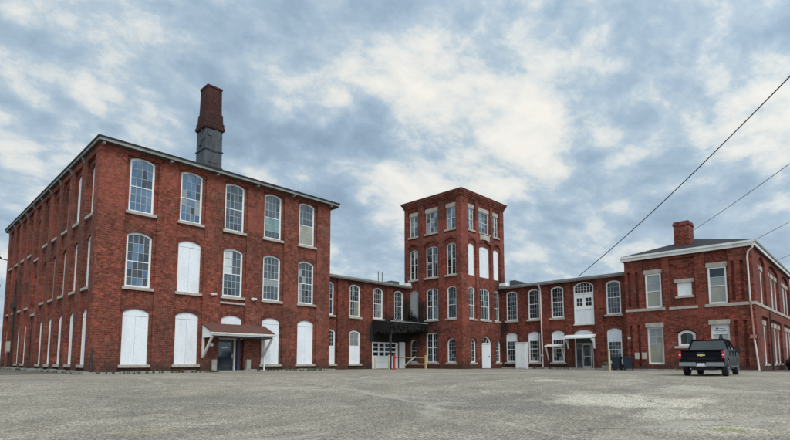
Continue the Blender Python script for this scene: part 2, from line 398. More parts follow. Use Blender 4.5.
# windows side
for k, u in enumerate(side):
    dz = -.7 if k == 5 else 0
    if k in (1,): boarded(A, FL, u, 1.35, 9.7, 13.0, .2, d=-.08)
    else: window(A, FL, u, 1.35, 9.7+dz, 13.0+dz, .2, GDARK, 4, (3, 3), .47, d=-.15, frm=WHITE if k in (0, 5) else TRIM)
    if k in (0, 1, 5): window(A, FL, u, 1.35, 5.2+dz, 8.45+dz, .22, GMID, 4, (3, 3), .47, d=-.1, frm=WHITE)
    else: window(A, FL, u, 1.35, 5.2, 8.45, .22, GMID if k < 5 else GDARK, 4, (3, 3), .47, d=-.12, frm=TRIM)
    if k in gl: boarded(A, FL, u, 1.35, .52 if k != 9 else .05, 3.85, .24, d=-.05, m=WHITE, sill=k != 9)
# roof + eaves
b = MB(); ex0, ex1, ey0, ey1 = 8.2, 26.35, 32.08, 62.9
xm, ym = (X0+X1)/2, 0
b.face([(ex0, ey0, 13.97), (ex1, ey0, 13.97), (ex1, ey1, 13.97), (ex0, ey1, 13.97)], ROOF)
b.face([(ex0, ey0, 13.97), (ex1, ey0, 13.97), (xm, ey0+8, 14.5)], ROOF)
b.face([(ex0, ey0, 13.97), (xm, ey0+8, 14.5), (xm, ey1-8, 14.5), (ex0, ey1, 13.97)], ROOF)
b.face([(ex1, ey0, 13.97), (xm, ey0+8, 14.5), (xm, ey1-8, 14.5), (ex1, ey1, 13.97)], ROOF)
b.face([(ex0, ey1, 13.97), (xm, ey1-8, 14.5), (ex1, ey1, 13.97)], ROOF)
b.build('roof', A)
b = MB()
b.box((ex0, ey0, 13.7), (ex1, ey0+.06, 13.9), FASC); b.box((ex0, ey0+.06, 13.7), (ex0+.06, ey1, 13.9), FASC)
b.box((ex1-.06, ey0+.06, 13.62), (ex1, ey1, 13.9), FASC); b.box((ex0+.06, ey1-.06, 13.62), (ex1-.06, ey1, 13.9), FASC)
b.box((ex0-.05, ey0-.05, 13.87), (ex1+.05, ey0-.002, 13.9), SLATE); b.box((ex0-.05, ey0, 13.87), (ex0-.002, ey1, 13.9), SLATE); b.box((ex0-.05, ey0-.05, 13.901), (ex1+.05, ey0+.1, 13.965), SLATE); b.box((ex0-.05, ey0+.1, 13.9), (ex0+.1, ey1, 13.965), SLATE)
b.box((ex1-.1, ey0+.1, 13.9), (ex1+.05, ey1, 13.965), SLATE)
b.build('fascia', A)
b = MB(); b.box((ex0+.06, ey0+.06, 13.72), (ex1-.06, Y0-.165, 13.78), SOFF); b.box((ex0+.06, Y0-.165, 13.72), (X0-.21, ey1-.06, 13.76), SOFF)
b.box((X1+.01, Y0-.165, 13.7), (ex1-.06, ey1-.06, 13.76), SOFF); b.build('soffit', A)
for x in [X0-.1]+[u+1.57 for u in uc5[:4]]+[X1-.2]:
    b = MB(); b.prism([(x-.07, Y0-.16, 13.55), (x-.07, Y0-.16, 13.7), (x-.07, ey0+.08, 13.7), (x-.07, ey0+.08, 13.55)], (.14, 0, 0), FASC); b.build('bracket', A)
for y in [u+1.43 for u in side]:
    b = MB(); b.prism([(X0-.2, y-.09, 13.3), (X0-.2, y-.09, 13.7), (ex0+.05, y-.09, 13.7), (ex0+.05, y-.09, 13.6)], (0, .18, 0), FASC); b.build('bracket', A)
# entrance
dr = MB(); fbox(dr, FS, 16.1, 18.35, 2.25, 2.35, -.25, -.05, TRIM); fbox(dr, FS, 16.1, 16.2, 0, 2.25, -.25, -.05, TRIM)
fbox(dr, FS, 17.48, 17.6, 0, 2.25, -.25, -.05, TRIM); fbox(dr, FS, 18.3, 18.35, 0, 2.25, -.25, -.05, TRIM)
fbox(dr, FS, 16.2, 17.48, 0.04, 2.25, -.2, -.16, DOORD); dr = dr.build('entrance_door', A)
g = MB(); fbox(g, FS, 16.36, 17.32, .25, 2.05, -.16, -.15, GDARK); g.build('pane', dr)
g = MB(); fbox(g, FS, 16.62, 17.1, 1.62, 1.72, -.148, -.143, TRIM); g.build('door_sign', dr)
g = MB(); fbox(g, FS, 17.36, 17.42, .95, 1.2, -.16, -.08, ALU); g.build('handle', dr)
g = MB(); fbox(g, FS, 17.6, 18.3, 0.02, 2.25, -.27, -.2, BR); g.build('infill_wall', A)
g = MB(); g.tube([(17.75, Y0-.1, 0.02), (17.75, Y0-.1, 2.5)], .11, BLUE, 10); g.build('blue_post', A)
for a, c in ((15.75, 16.08), (18.3, 18.62)):
    g = MB(); fbox(g, FS, a, c, 0, .85, .0, .3, CONC); g.build('stone_pier', A)
g = MB(); fbox(g, FS, 16.0, 18.4, 0, .1, .125, .8, CONC); g.build('door_step', A)
cn = MB()
ca, cb, fy = 15.0, 19.75, Y0-1.55
cn.prism([(ca, Y0-.125, 3.3), (ca, fy, 2.68), (ca, fy, 2.6), (ca, Y0-.125, 3.2)], (cb-ca, 0, 0), SHING)
cn = cn.build('porch_canopy', A)
g = MB()
for a in (ca+.06, cb-.12): g.prism([(a, Y0-.13, 3.19), (a, fy+.1, 2.6), (a, fy+.1, 2.3), (a, Y0-.13, 2.3)], (.06, 0, 0), WHITE)
g.box((ca, fy+.02, 2.42), (cb, fy+.09, 2.6), WHITE); g.box((ca-.04, fy-.06, 2.52), (cb+.25, fy+.02, 2.62), TRIM)
g.box((ca+.14, fy+.12, 2.32), (cb-.14, Y0-.13, 2.37), SOFF); g.build('canopy_trim', cn)
for a in (ca+.06, cb-.2):
    g = MB(); g.box((a, Y0-.25, .95), (a+.13, Y0-.12, 2.3), TRIM)
    M = Matrix.Translation((a+.065, Y0-.2, 1.0)) @ Matrix.Rotation(R(43), 4, 'X')
    g.box((-.06, -.06, 0), (.06, .06, 1.85), TRIM, M); g.build('brace', cn)
g = MB(); g.tube([(cb-.06, fy+.1, 2.5), (cb-.06, fy+.5, 2.35), (cb-.06, Y0-.3, 2.3), (cb-.06, Y0-.3, .05)], .05, WHITE); g.build('downspout', A)
for x, z in ((15.7, 5.25), (18.75, 5.2)):
    g = MB(); fbox(g, FS, x-.09, x+.09, z-.1, z+.1, .12, .2, TRIM); fbox(g, FS, x-.2, x-.02, z-.02, z+.08, .2, .36, TRIM); fbox(g, FS, x+.03, x+.2, z-.02, z+.08, .2, .34, TRIM); g.build('wall_lamp', A)
g = MB(); fbox(g, FS, 15.62, 15.8, 1.75, 1.95, .12, .25, WHITE); g.build('porch_lamp', A)
g = MB(); g.tube([(X0-.05, Y0-.2, 0), (X0-.05, Y0-.2, 1.5)], .06, IRON); g.build('corner_pipe', A)
g = MB(); yy = side[7]+1.43; g.tube([(X0-.3, yy, .1), (X0-.3, yy, 8.0)], .07, IRON); g.box((X0-.55, yy-.3, 5.5), (X0-.2, yy+.3, 5.9), IRON); g.build('vent_pipe', A)
g = MB(); yy = side[5]-.5; g.tube([(X0-.28, yy, .1), (X0-.28, yy, 3.3)], .06, IRON); g.build('drain_pipe', A)
g = MB(); yy = side[8]; g.box((X0-.5, yy-.7, 1.6), (X0-.02, yy-.15, 2.5), BEIGE); g.box((X0-.45, yy+.1, 1.5), (X0-.02, yy+.6, 2.4), BEIGE); g.build('meter_box', A)
g = MB(); yy = Y1-.3; g.tube([(X0-.1, yy, 10.7), (X0-.7, yy, 10.8)], .05, IRON); g.tube([(X0-.7, yy, 10.8), (X0-1.0, yy, 11.1)], .09, IRON); g.box((X0-1.2, yy-.2, 10.95), (X0-.85, yy+.2, 11.3), IRON); g.build('flood_lamp', A)
under(A)

# ================================================================== TOWER
TX, TY, TX1, TY1 = 37.64, 27.85, 44.95, 35.0
T = empty('brick_tower', 'tall square four storey red brick tower standing between the two low wings', 'tower', loc=(TX, TY, 0))
TL = Fr((TX, 0, 0), (0,1,0), (-1,0,0)); TR = Fr((0, TY, 0), (1,0,0), (0,-1,0))
cl = [29.02, 31.42, 33.8]; cr = [39.25, 41.45, 43.55]
w = MB(); D = .14
for F, cs, ws, a0, a1 in ((TL, cl, (1.08, 1.5, 1.08), TY, TY1), (TR, cr, (.92, 1.66, .92), TX, TX1)):
    base = []; outer = []
    for i, (u, ww) in enumerate(zip(cs, ws)):
        base += [rect(u-ww/2, u+ww/2, 13.4, 15.75), arch_poly(u, ww, 8.95, 12.05, .2), arch_poly(u, ww, 4.75, 7.85, .2)]
        bay = ww/2+.2
        outer += [arch_poly(u, bay*2, 4.5, 12.55, .3), rect(u-bay, u+bay, 13.05, 16.35)]
        if F is TL: g0 = arch_poly(u, ww, .6, 3.45, 0) if i == 1 else arch_poly(u, ww, .6, 2.9, ww/2-.001)
        else: g0 = arch_poly(u, ww, 0.03, 3.15, ww/2-.001) if i == 1 else arch_poly(u, ww, .6, 2.9, ww/2-.001)
        outer.append(g0); base.append(g0)
    layer(w, F, D, a0-D, a1, 0, 17.0, outer, D, BRT)
    layer(w, F, 0, a0+.02, a1, 0, 17.0, base, .22, BRT)
    for i, (u, ww) in enumerate(zip(cs, ws)):
        bay = ww/2+.2
        for q in range(3): fbox(w, F, u-bay+.01, u+bay-.01, 16.1+q*.09, 16.2+q*.09, 0, .04+q*.035, BRT)
        header(w, F, u, bay*2, 12.55, .3, .2, D+.02, ARCH)
        if F is TR or i != 1: header(w, F, u, ww, 2.9 if not (F is TR and i == 1) else 3.15, ww/2-.001, .22, D+.02, ARCH)
    # corbelled cornice
    for q in range(4): fbox(w, F, (a0-D-.065*(q+1) if F is TL else a0-D+.02), a1+.065*(q+1), 16.42+q*.14, 16.42+(q+1)*.14+.001, D-.02, D+.065*(q+1), BRT)
w.box((TX1-.3, TY+.01, 0), (TX1, TY1, 17.), BRT); w.box((TX+.01, TY1-.3, 0), (TX1-.3, TY1, 17.), BRT)
for q in range(4): w.box((TX1-.1, TY-.1, 16.42+q*.14), (TX1+.065*(q+1), TY1+.065*(q+1), 16.42+(q+1)*.14), BRT); w.box((TX-.1, TY1-.1, 16.42+q*.14), (TX1-.1, TY1+.065*(q+1), 16.42+(q+1)*.14), BRT)
w.build('wall', T)
b = MB(); b.box((TX+.24, TY+.24, .1), (TX1-.31, TY1-.31, 16.5), SOFF); b.build('dark_interior', T)
b = MB(); o = .44; zr = 16.985
cx, cy = (TX+TX1)/2, (TY+TY1)/2
cs4 = [(TX-o, TY-o), (TX1+o-.1, TY-o), (TX1+o-.1, TY1+o-.1), (TX-o, TY1+o-.1)]
for (ax, ay), (bx_, by) in zip(cs4, cs4[1:]+cs4[:1]): b.face([(ax, ay, zr+.07), (bx_, by, zr+.07), (cx, cy, zr+.4)], RUST); b.face([(ax, ay, zr), (bx_, by, zr), (bx_, by, zr+.07), (ax, ay, zr+.07)], RUST)
b.face([(*q, zr) for q in cs4], SLATE); b.build('roof', T)
for F, cs, ws in ((TL, cl, (1.08, 1.5, 1.08)), (TR, cr, (.92, 1.66, .92))):
    for i, (u, ww) in enumerate(zip(cs, ws)):
        n = 2 if ww < 1.3 else 3
        window(T, F, u, ww, 13.4, 15.55, 0, GMID, n, (2, 2), .5, d=-.06, mull=(1,) if n == 2 else (1, 2), frm=TRIM, t=.07, mt=.02)
        lintel(T, F, u, ww+.14, 15.551, 15.93, .03)
        if F is TR: boarded(T, F, u, ww, 8.95, 12.05, .2, seam=(i == 1), sill=False, m=BOARD)
        else: window(T, F, u, ww, 8.95, 12.05, .2, GMID, n+(n == 3), (2, 2), .5, d=-.06, mull=(2,) if n == 3 else (1,), frm=TRIM, alt=GDARK, altp=.4, t=.08)
        if F is TL and i == 2: boarded(T, F, u, ww, 4.75, 7.85, .2, m=GREYD, seam=False)
        else: window(T, F, u, ww, 4.75, 7.85, .2, GMID if i < 2 else GDARK, 4 if ww > 1.3 else 3, (3, 1), .42, d=-.06, mull=(2,) if ww > 1.3 else 0, frm=WHITE, t=.09, alt=GGREEN, altp=.12)
        if F is TL:
            if i == 1: window(T, F, u, ww, .6, 3.45, 0, GDARK, 4, (2, 2), .5, d=-.02, mull=(2,), frm=WHITE, t=.1)
            else: window(T, F, u, ww, .6, 2.9, ww/2-.001, GDARK, 3, (3, 3), .5, d=-.02, frm=WHITE, t=.11, mt=.03)
        elif i != 1: window(T, F, u, ww, .6, 2.9, ww/2-.001, GDARK, 2, (3, 3), .5, d=-.02, frm=WHITE, t=.11, mt=.03)
b = MB(); fbox(b, TR, cr[1]-.83, cr[1]+.83, 12.62, 13.3, -.05, .16, STONE); b.build('date_stone', T)
d_ = MB(); ring(d_, TR, cr[1], 1.66, .03, 3.15, .829, .12, -.14, .03, WHITE, bottom=False)
fbox(d_, TR, cr[1]-.72, cr[1]+.72, 2.38, 2.5, -.12, .0, WHITE); fbox(d_, TR, cr[1]-.72, cr[1]-.005, .05, 2.38, -.1, -.04, BOARD); fbox(d_, TR, cr[1]+.005, cr[1]+.72, .05, 2.38, -.1, -.043, BOARD)
fbox(d_, TR, cr[1]-.45, cr[1]+.45, 2.1, 2.2, -.04, -.03, TRIM)
d_ = d_.build('arched_door', T)
g = MB(); g.prism([TR.p(a, z, -.09) for a, z in [(cr[1]-.7, 2.5), (cr[1]+.7, 2.5)]+arc(cr[1], 1.4, 3.03, .529)], V((0, .02, 0)), GDARK)
g.build('fanlight', d_)
g = MB()
for k in (-.24, .24): g.prism([TR.p(cr[1]+k*.4-.02, 2.5, -.05), TR.p(cr[1]+k*.4+.02, 2.5, -.05), TR.p(cr[1]+k*1.5+.02, 2.93, -.05), TR.p(cr[1]+k*1.5-.02, 2.93, -.05)], V((0, .02, 0)), WHITE)
g.build('glazing_bar', d_)
g = MB(); fbox(g, TR, cr[1]+.58, cr[1]+.64, 1.1, 1.25, -.04, .03, IRON); g.build('handle', d_)
under(T)

# ================================================================== LEFT WING
W0, WY = 25.82, 34.4
L = empty('link_wing', 'low two storey brick wing with dark dock canopy and garage door, left of tower', 'building', loc=(26, WY, 0))
F = Fr((0, WY, 0), (1,0,0), (0,-1,0))
up = [27.1, 30.2, 33.15, 36.0]
w = MB(); base = [arch_poly(u, 1.25, 4.75, 7.74, .2) for u in up]
base += [arch_poly(27.3, 1.2, .5, 3.52, .2), arch_poly(30.17, 1.3, .5, 3.5, .2), rect(32.35, 35.86, .02, 2.53)]
layer(w, F, 0, W0, TX, 0, 8.3, base, .22, BRW)
pe = [W0]+[x for u in (27.1, 30.2, 33.15, 36.0) for x in (u-.95, u+.95)]+[TX]
for a, c in zip(pe[::2], pe[1::2]):
    if c > a: fbox(w, F, a, c, 2.75 if 33 < a < 36 else 0, 7.98, -.05, .14, BRW)
fbox(w, F, W0, TX, 7.98, 8.15, -.05, .18, BRW)
for u in up: header(w, F, u, 1.25, 7.74, .2, .2, .02, ARCH)
for u in (27.3, 30.17): header(w, F, u, 1.25, 3.52, .2, .2, .02, ARCH)
w.build('wall', L); w = MB(); w.box((W0, WY+11.7, 0), (TX1, WY+12, 8.1), BRW); w.build('rear_wall', L)
b = MB(); b.box((W0+.1, WY+.24, .1), (TX, WY+11.6, 8.0), SOFF); b.build('dark_interior', L)
for i, u in enumerate(up):
    window(L, F, u, 1.25, 4.75, 7.74, .2, GDARK, 4, (3, 2), .48, d=-.07, alt=[GMID, GCREAM, GPALE, GMID][i], altf=(lambda q, f: q > 0 and f < .42) if i in (1, 2) else None, altp=.1)
o_ = window(L, F, 27.3, 1.2, .5, 3.52, .2, GDARK, 4, (4, 0), .0, board_bot=1.45, d=-.05)
window(L, F, 30.17, 1.3, .5, 3.5, .2, GPALE, 2, (2, 0), .0, board_bot=1.5, d=-.05)
gd = MB(); ps = 3.51/4
fbox(gd, F, 32.35, 32.45, 0, 2.53, -.2, .02, WHITE); fbox(gd, F, 35.76, 35.86, 0, 2.53, -.2, .02, WHITE); fbox(gd, F, 32.45, 35.76, 2.43, 2.53, -.2, .02, WHITE)
for j in range(4):
    z0 = .03+j*.6
    if j == 0 : fbox(gd, F, 32.45, 35.76, z0, z0+.59, -.14, -.08, WHITE)
    elif j == 1: fbox(gd, F, 32.45, 35.76, z0, z0+.5, -.14, -.083, WHITE)
gd.v; 
for r in range(3):
    z0 = 1.14+r*.43
    fbox(gd, F, 32.45, 35.76, z0, z0+.11, -.14, -.08, WHITE)
for c_ in range(5): fbox(gd, F, 32.45+c_*.7925, 32.45+c_*.7925+.14 if c_ < 4 else 35.76, 1.25, 2.43, -.138, -.082, WHITE)
gd = gd.build('garage_door', L)
g = MB(); g.face([F.p(32.46, 1.2, -.12), F.p(35.75, 1.2, -.12), F.p(35.75, 2.42, -.12), F.p(32.46, 2.42, -.12)], GDARK); g.build('pane', gd)
g = MB(); fbox(g, F, 35.95, 36.75, .02, 2.62, .085, .16, WHITE); g.build('side_panel', L)
# roof
b = MB(); ez = 8.3
b.prism([(W0+.02, WY-.45, ez), (W0+.02, WY+6, ez+.55), (W0+.02, WY+12.3, ez), (W0+.02, WY+12.3, ez-.08), (W0+.02, WY-.45, ez-.08)], (TX-.15-W0-.02, 0, 0), ROOF)
b.build('roof', L)
b = MB(); b.box((W0+.52, WY-.43, 8.03), (TX-.16, WY-.37, ez-.085), FASC); b.box((W0+.52, WY-.5, 8.12), (TX-.18, WY-.432, 8.29), FASC); b.build('fascia', L)
b = MB(); b.box((W0+.02, WY-.37, 8.16), (TX-.16, WY, 8.2), SOFF); b.build('soffit', L)
b = MB(); b.prism([(TX-2.9, WY+1.5, 8.45), (TX-.02, WY+1.5, 8.45), (TX-.02, WY+1.5, 9.0), (TX-1.2, WY+1.5, 9.0)], (0, 5, 0), ROOFD); b.build('lean_to_roof', L)
b = MB(); b.box((TX-.75, WY-.35, 8.32), (TX-.16, WY+.2, 8.6), WHITE); b.build('roof_flashing', L)
for x in (36.05, 36.6):
    b = MB(); b.tube([(x, WY+3, 8.5), (x, WY+3, 10.1)], .035, IRON); b.build('roof_vent', L)
# dock canopy in the corner
b = MB(); fbox(b, F, 31.9, TX-.16, 2.6, 3.98, .141, .17, CHAR_SHADE); b.build('canopy_shade_panel', L)  # added black panel standing in for the shade beneath the canopy
b = MB(); c0, c1, c2 = (32.3, WY-.09), (32.3, 31.9), (TX-.16, 31.9)
b.prism([(32.3, WY-.09, 4.62), (32.3, 31.9, 4.27), (32.3, 31.9, 4.05), (32.3, WY-.09, 4.3)], (TX-.16-32.3, 0, 0), CHAR_SHADE)
for k in range(26):
    x = 32.35+k*.2; b.box((x, 31.86, 3.15+.55*(k/26)+random.uniform(0, .3)**1.0), (x+.17, 31.9, 4.3), CHAR_SHADE)
for k in range(12):
    y = 31.9+k*.2; b.box((32.26, y, 3.2+random.uniform(0, .3)), (32.3, y+.17, 4.25), CHAR_SHADE)
cp = b.build('dock_canopy', L)
b = MB(); b.box((32.35, 31.95, 0), (32.5, 32.1, 3.85), IRON); b.build('post', cp)
b = MB(); b.tube([(32.2, 31.8, 4.35), (37.4, 31.8, 4.36)], .05, FASC); b.build('gutter', cp)
under(L)
# vines over the canopy
b = MB()
def leafcloud(b, c, rad, n, s, m):
    for _ in range(n):
        a = random.gauss(0, 1), random.gauss(0, 1), random.gauss(0, 1); l = math.sqrt(sum(q*q for q in a))+1e-6
        rr = random.random()**.5
        p = V((c[0]+a[0]/l*rad[0]*rr, c[1]+a[1]/l*rad[1]*rr, c[2]+a[2]/l*rad[2]*rr))
        e = Matrix.Rotation(random.uniform(0, 6.3), 3, 'Z') @ Matrix.Rotation(random.uniform(-1.2, 1.2), 3, 'X')
        k = s*random.uniform(.6, 1.4)
        b.face([p+e @ V((-k, 0, 0)), p+e @ V((0, -k*.5, 0)), p+e @ V((k, 0, 0)), p+e @ V((0, k*.5, k*.2))], m)
for i in range(16):
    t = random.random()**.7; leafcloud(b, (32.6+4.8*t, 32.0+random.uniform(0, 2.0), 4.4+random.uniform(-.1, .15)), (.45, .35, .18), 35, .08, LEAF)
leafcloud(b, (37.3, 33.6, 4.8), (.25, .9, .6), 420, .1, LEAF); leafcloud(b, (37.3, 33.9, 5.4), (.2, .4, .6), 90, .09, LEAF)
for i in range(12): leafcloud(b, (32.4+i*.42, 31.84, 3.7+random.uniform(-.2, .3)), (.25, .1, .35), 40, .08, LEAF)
for i in range(8): b.tube([(33+i*.6, 33.5, 4.5), (33.2+i*.6, 32.3, 4.62), (33.1+i*.62, 31.82, 4.3), (33.15+i*.6, 31.82, 3.5)], .02, CHAR_SHADE, 5)
v = b.build('climbing_vine'); tag(v, 'dark tangled vine growing over the black dock canopy beside the tower', 'vine')

# ================================================================== RIGHT WING
RX = 44.3
Rg = empty('office_wing', 'low two storey brick wing with glass entry door and white downspout, right of tower', 'building', loc=(RX, 16, 0))
F = Fr((RX, 0, 0), (0,1,0), (-1,0,0))
up = [26.55, 24.1, 21.68, 16.5]; lo = [26.65, 24.17, 21.72, 16.55]
ya, yb = 15.0, TY-.15
w = MB()
base = [arch_poly(u, 1.25, 4.78, 7.75, .2) for u in up]+[arch_poly(19.15, 1.85, 4.1, 7.9, .35)]
base += [arch_poly(u, 1.25, .62, 3.57, .22) for u in lo]+[arch_poly(19.27, 1.72, .02, 3.55, .25)]
layer(w, F, 0, ya, yb, 0, 8.2, base, .22, BRW)
pe = sorted([ya, yb]+[x for u in (26.6, 24.13, 21.7, 19.2, 16.52) for x in (u-(.85 if u != 19.2 else 1.1), u+(.85 if u != 19.2 else 1.1))])
for a, c in zip(pe[::2], pe[1::2]): fbox(w, F, a, c, 0, 7.95, -.05, .14, BRW)
fbox(w, F, ya, yb, 7.95, 8.15, -.05, .18, BRW)
for u in up: header(w, F, u, 1.25, 7.75, .2, .2, .02, ARCH)
for u in lo: header(w, F, u, 1.25, 3.57, .22, .2, .02, ARCH)
header(w, F, 19.15, 1.85, 7.9, .35, .2, .02, ARCH); header(w, F, 19.27, 1.72, 3.55, .25, .2, .02, ARCH)
w.build('wall', Rg); w = MB(); w.box((RX+11.7, ya, 0), (RX+12, TY1+3, 8.1), BRW); w.build('rear_wall', Rg)
b = MB(); b.box((RX+.24, ya+.1, .1), (RX+11.6, yb, 8.0), SOFF); b.build('dark_interior', Rg)
for u in up: window(Rg, F, u, 1.25, 4.78, 7.75, .2, GDARK, 4, (3, 3), .5, d=-.06, alt=GMID, altp=.2, mt=.028)
for i, u in enumerate(lo):
    window(Rg, F, u, 1.25, .62, 3.57, .22, GDARK, 4, (2, 3) if i else (2, 2), .6, d=-.06, board_top=.75 if i < 3 else 1.05, mt=.028, alt=GCREAM, altp=.1)
# tall loading bay: arched light, pair of hatch doors, white panel
bw = MB(); ring(bw, F, 19.15, 1.85, 4.1, 7.9, .35, .1, -.2, -.05, WHITE)
fbox(bw, F, 18.32, 19.98, 6.82, 6.94, -.16, -.06, WHITE); fbox(bw, F, 18.32, 19.98, 4.2, 5.42, -.16, -.1, BOARD); fbox(bw, F, 18.32, 19.98, 5.42, 5.52, -.16, -.06, WHITE)
for k in range(1, 6): fbox(bw, F, 18.32+k*.277-.014, 18.32+k*.277+.014, 6.94, 7.7, -.14, -.1, WHITE)
for z in (7.2, 7.45): fbox(bw, F, 18.32, 19.98, z-.012, z+.012, -.14, -.1, WHITE)
bw = bw.build('loading_bay_window', Rg)
g = MB(); pl = [(18.3, 6.9), (20.0, 6.9)]+arc(19.15, 1.68, 7.82, .3); g.prism([F.p(a, z, -.15) for a, z in pl], -F.N*.01, GDARK); g.build('pane', bw)
for k in (-1, 1):
    g = MB(); uc = 19.15+k*.415
    fbox(g, F, uc-.41, uc+.41, 5.52, 5.72, -.15, -.1, WHITE); fbox(g, F, uc-.41, uc+.41, 6.45, 6.82, -.15, -.1, WHITE)
    fbox(g, F, uc-.41, uc-.27, 5.72, 6.45, -.15, -.1, WHITE); fbox(g, F, uc+.27, uc+.41, 5.72, 6.45, -.15, -.1, WHITE)
    fbox(g, F, uc-.27, uc+.27, 5.72, 6.45, -.15, -.13, GDARK); fbox(g, F, uc-.012, uc+.012, 5.72, 6.45, -.13, -.11, WHITE); fbox(g, F, uc-.27, uc+.27, 6.07, 6.1, -.13, -.11, WHITE)
    g.build('hatch_door', bw)
g = MB(); fbox(g, F, 18.2, 20.1, 3.98, 4.098, -.1, .13, TRIM); g.build('sill', bw)
# entry
g = MB(); ring(g, F, 19.27, 1.72, .02, 3.55, .25, .06, -.2, -.06, TRIM, bottom=False)
g.prism([F.p(a, z, -.1) for a, z in [(18.45, 3.1), (20.09, 3.1)]+arc(19.27, 1.62, 3.5, .22)], -F.N*.03, BOARD)
fbox(g, F, 18.45, 20.09, 2.35, 3.1, -.2, -.15, DOORD)
for a, c in ((18.45, 18.53), (20.01, 20.09), (19.38, 19.46), (18.62, 18.7)): fbox(g, F, a, c, .03, 2.35, -.2, -.1, ALU)
fbox(g, F, 18.53, 20.01, 2.27, 2.35, -.2, -.1, ALU)
g = g.build('entry_frame', Rg)
g2 = MB(); fbox(g2, F, 18.7, 19.38, .03, .3, -.18, -.12, ALU); fbox(g2, F, 18.7, 19.38, 1.1, 1.2, -.18, -.12, ALU); fbox(g2, F, 18.7, 19.38, 2.18, 2.27, -.18, -.12, ALU)
fbox(g2, F, 18.7, 19.38, .3, 1.1, -.17, -.15, GDARK); fbox(g2, F, 18.7, 19.38, 1.2, 2.18, -.17, -.15, GDARK); g2 = g2.build('glass_door', Rg)
g3 = MB(); fbox(g3, F, 19.28, 19.32, .95, 1.3, -.12, -.05, ALU); g3.build('handle', g2)
g2 = MB(); fbox(g2, F, 19.46, 20.01, .03, 2.27, -.17, -.15, GMID); g2.build('sidelight', Rg)
g = MB(); g.prism([(RX-.09, 18.1, 3.12), (RX-1.1, 18.1, 2.88), (RX-1.1, 18.1, 2.74), (RX-.09, 18.1, 2.95)], (0, 2.7, 0), WHITE); g = g.build('entry_canopy', Rg)
for y in (18.2, 20.6):
    k = MB(); k.prism([(RX-.09, y, 2.9), (RX-.8, y, 2.72), (RX-.8, y, 2.6), (RX-.35, y, 2.35), (RX-.2, y, 1.85), (RX-.09, y, 1.85)], (0, .1, 0), WHITE); k.build('bracket', g)
g = MB(); fbox(g, F, 18.2, 20.3, 0, .12, .085, .9, CONC); g.build('door_step', Rg)
# window hood
g = MB(); g.prism([(RX-.09, 21.0, 2.3), (RX-.75, 21.0, 2.16), (RX-.75, 21.0, 2.06), (RX-.09, 21.0, 2.2)], (0, 1.75, 0), TRIM)
g = g.build('window_hood', Rg)
for y in (21.05, 22.6):
    k = MB(); M = Matrix.Translation((RX-.12, y, .75)) @ Matrix.Rotation(R(-20), 4, 'Y'); k.box((-.04, 0, 0), (.04, .08, 1.5), TRIM, M); k.build('brace', g)
# downspout
g = MB(); g.tube([(RX-.5, 23.3, 8.05), (RX-.3, 23.3, 7.8), (RX-.2, 23.28, 7.5), (RX-.2, 23.22, .1)], .065, PIPEW); g.box((RX-.32, 23.12, 1.2), (RX-.08, 23.34, 1.35), PIPEW); g.build('downspout', Rg)
g = MB(); g.tube([(RX-.12, 23.62, 7.7), (RX-.12, 23.62, .3)], .03, IRON); g.build('conduit', Rg)
b = MB(); b.prism([(RX-.45, ya, ez), (RX+6, ya, ez+.55), (RX+12.3, ya, ez), (RX+12.3, ya, ez-.08), (RX-.45, ya, ez-.08)], (0, yb-ya, 0), ROOF); b.build('roof', Rg)
b = MB(); b.box((RX-.43, ya, 8.0), (RX-.37, yb, ez-.085), FASC); b.box((RX-.5, ya, 8.1), (RX-.432, yb, 8.29), FASC); b.build('fascia', Rg)
b = MB(); b.box((RX-.37, ya, 8.16), (RX, yb, 8.2), SOFF); b.build('soffit', Rg)
b = MB(); b.prism([(RX+1.6, yb-2.6, 8.45), (RX+1.6, yb, 8.45), (RX+1.6, yb, 9.15), (RX+1.6, yb-.6, 9.15)], (5, 0, 0), ROOFD); b.build('lean_to_roof', Rg)
b = MB(); b.box((RX-.45, yb-.75, 8.32), (RX+.1, yb-.02, 8.62), WHITE); b.build('roof_flashing', Rg)
b = MB(); fbox(b, F, ya, yb, -.05, .13, .085, .2, CONC); b.build('foundation', Rg)
under(Rg)

# ================================================================== RIGHT BLOCK (office)
BX, BY0, BY1 = 43.5, 6.45, 15.15
B = empty('office_building', 'two storey brick corner building with black hip roof and brick chimney, behind the pickup', 'building', loc=(BX, BY0, 0))
F = Fr((BX, 0, 0), (0,1,0), (-1,0,0)); FR_ = Fr((0, BY0, 0), (1,0,0), (0,-1,0))
w = MB(); D = .17
wa, wb = 13.0, 8.54
op = [rect(wa-.6, wa+.6, 5.02, 7.8), rect(wb-.6, wb+.6, 5.02, 7.8), rect(wa-.6, wa+.6, .5, 3.45), rect(wb-.6, wb+.6, .5, 3.45),
      rect(10.24, 11.24, 5.8, 6.85), arch_poly(10.77, 1.2, 1.9, 3.08, .25)]
layer(w, F, 0, BY0, BY1, 0, 9.05, op, .2, BRR)
ou = [rect(wa-.62, wa+.62, .48, 3.8), rect(wb-.62, wb+.62, .48, 3.8), rect(wa-.75, wa+.75, 5.0, 8.95), rect(wb-.75, wb+.75, 5.0, 8.95),
      rect(9.95, 11.75, 5.05, 8.8), arch_poly(10.77, 1.36, 1.9, 3.2, .3)]
for u in (14.82, 14.2, 7.52, 6.95): ou += [rect(u-.11, u+.11, .3, 3.68), rect(u-.11, u+.11, 5.2, 8.08)]
layer(w, F, D, BY0-D, BY1, 0, 9.05, ou, D, BRR)
for q, (a, z) in enumerate(((.0, 8.5), (.0, 8.38))):
    fbox(w, F, 9.96, 11.74, z, z+.13, 0, D-.03*q, BRR)
for q in range(3): fbox(w, F, 10.25+q*.12, 11.45-q*.12, 8.28-q*.13, 8.41-q*.13, 0, D*.8-.02*q, BRR)
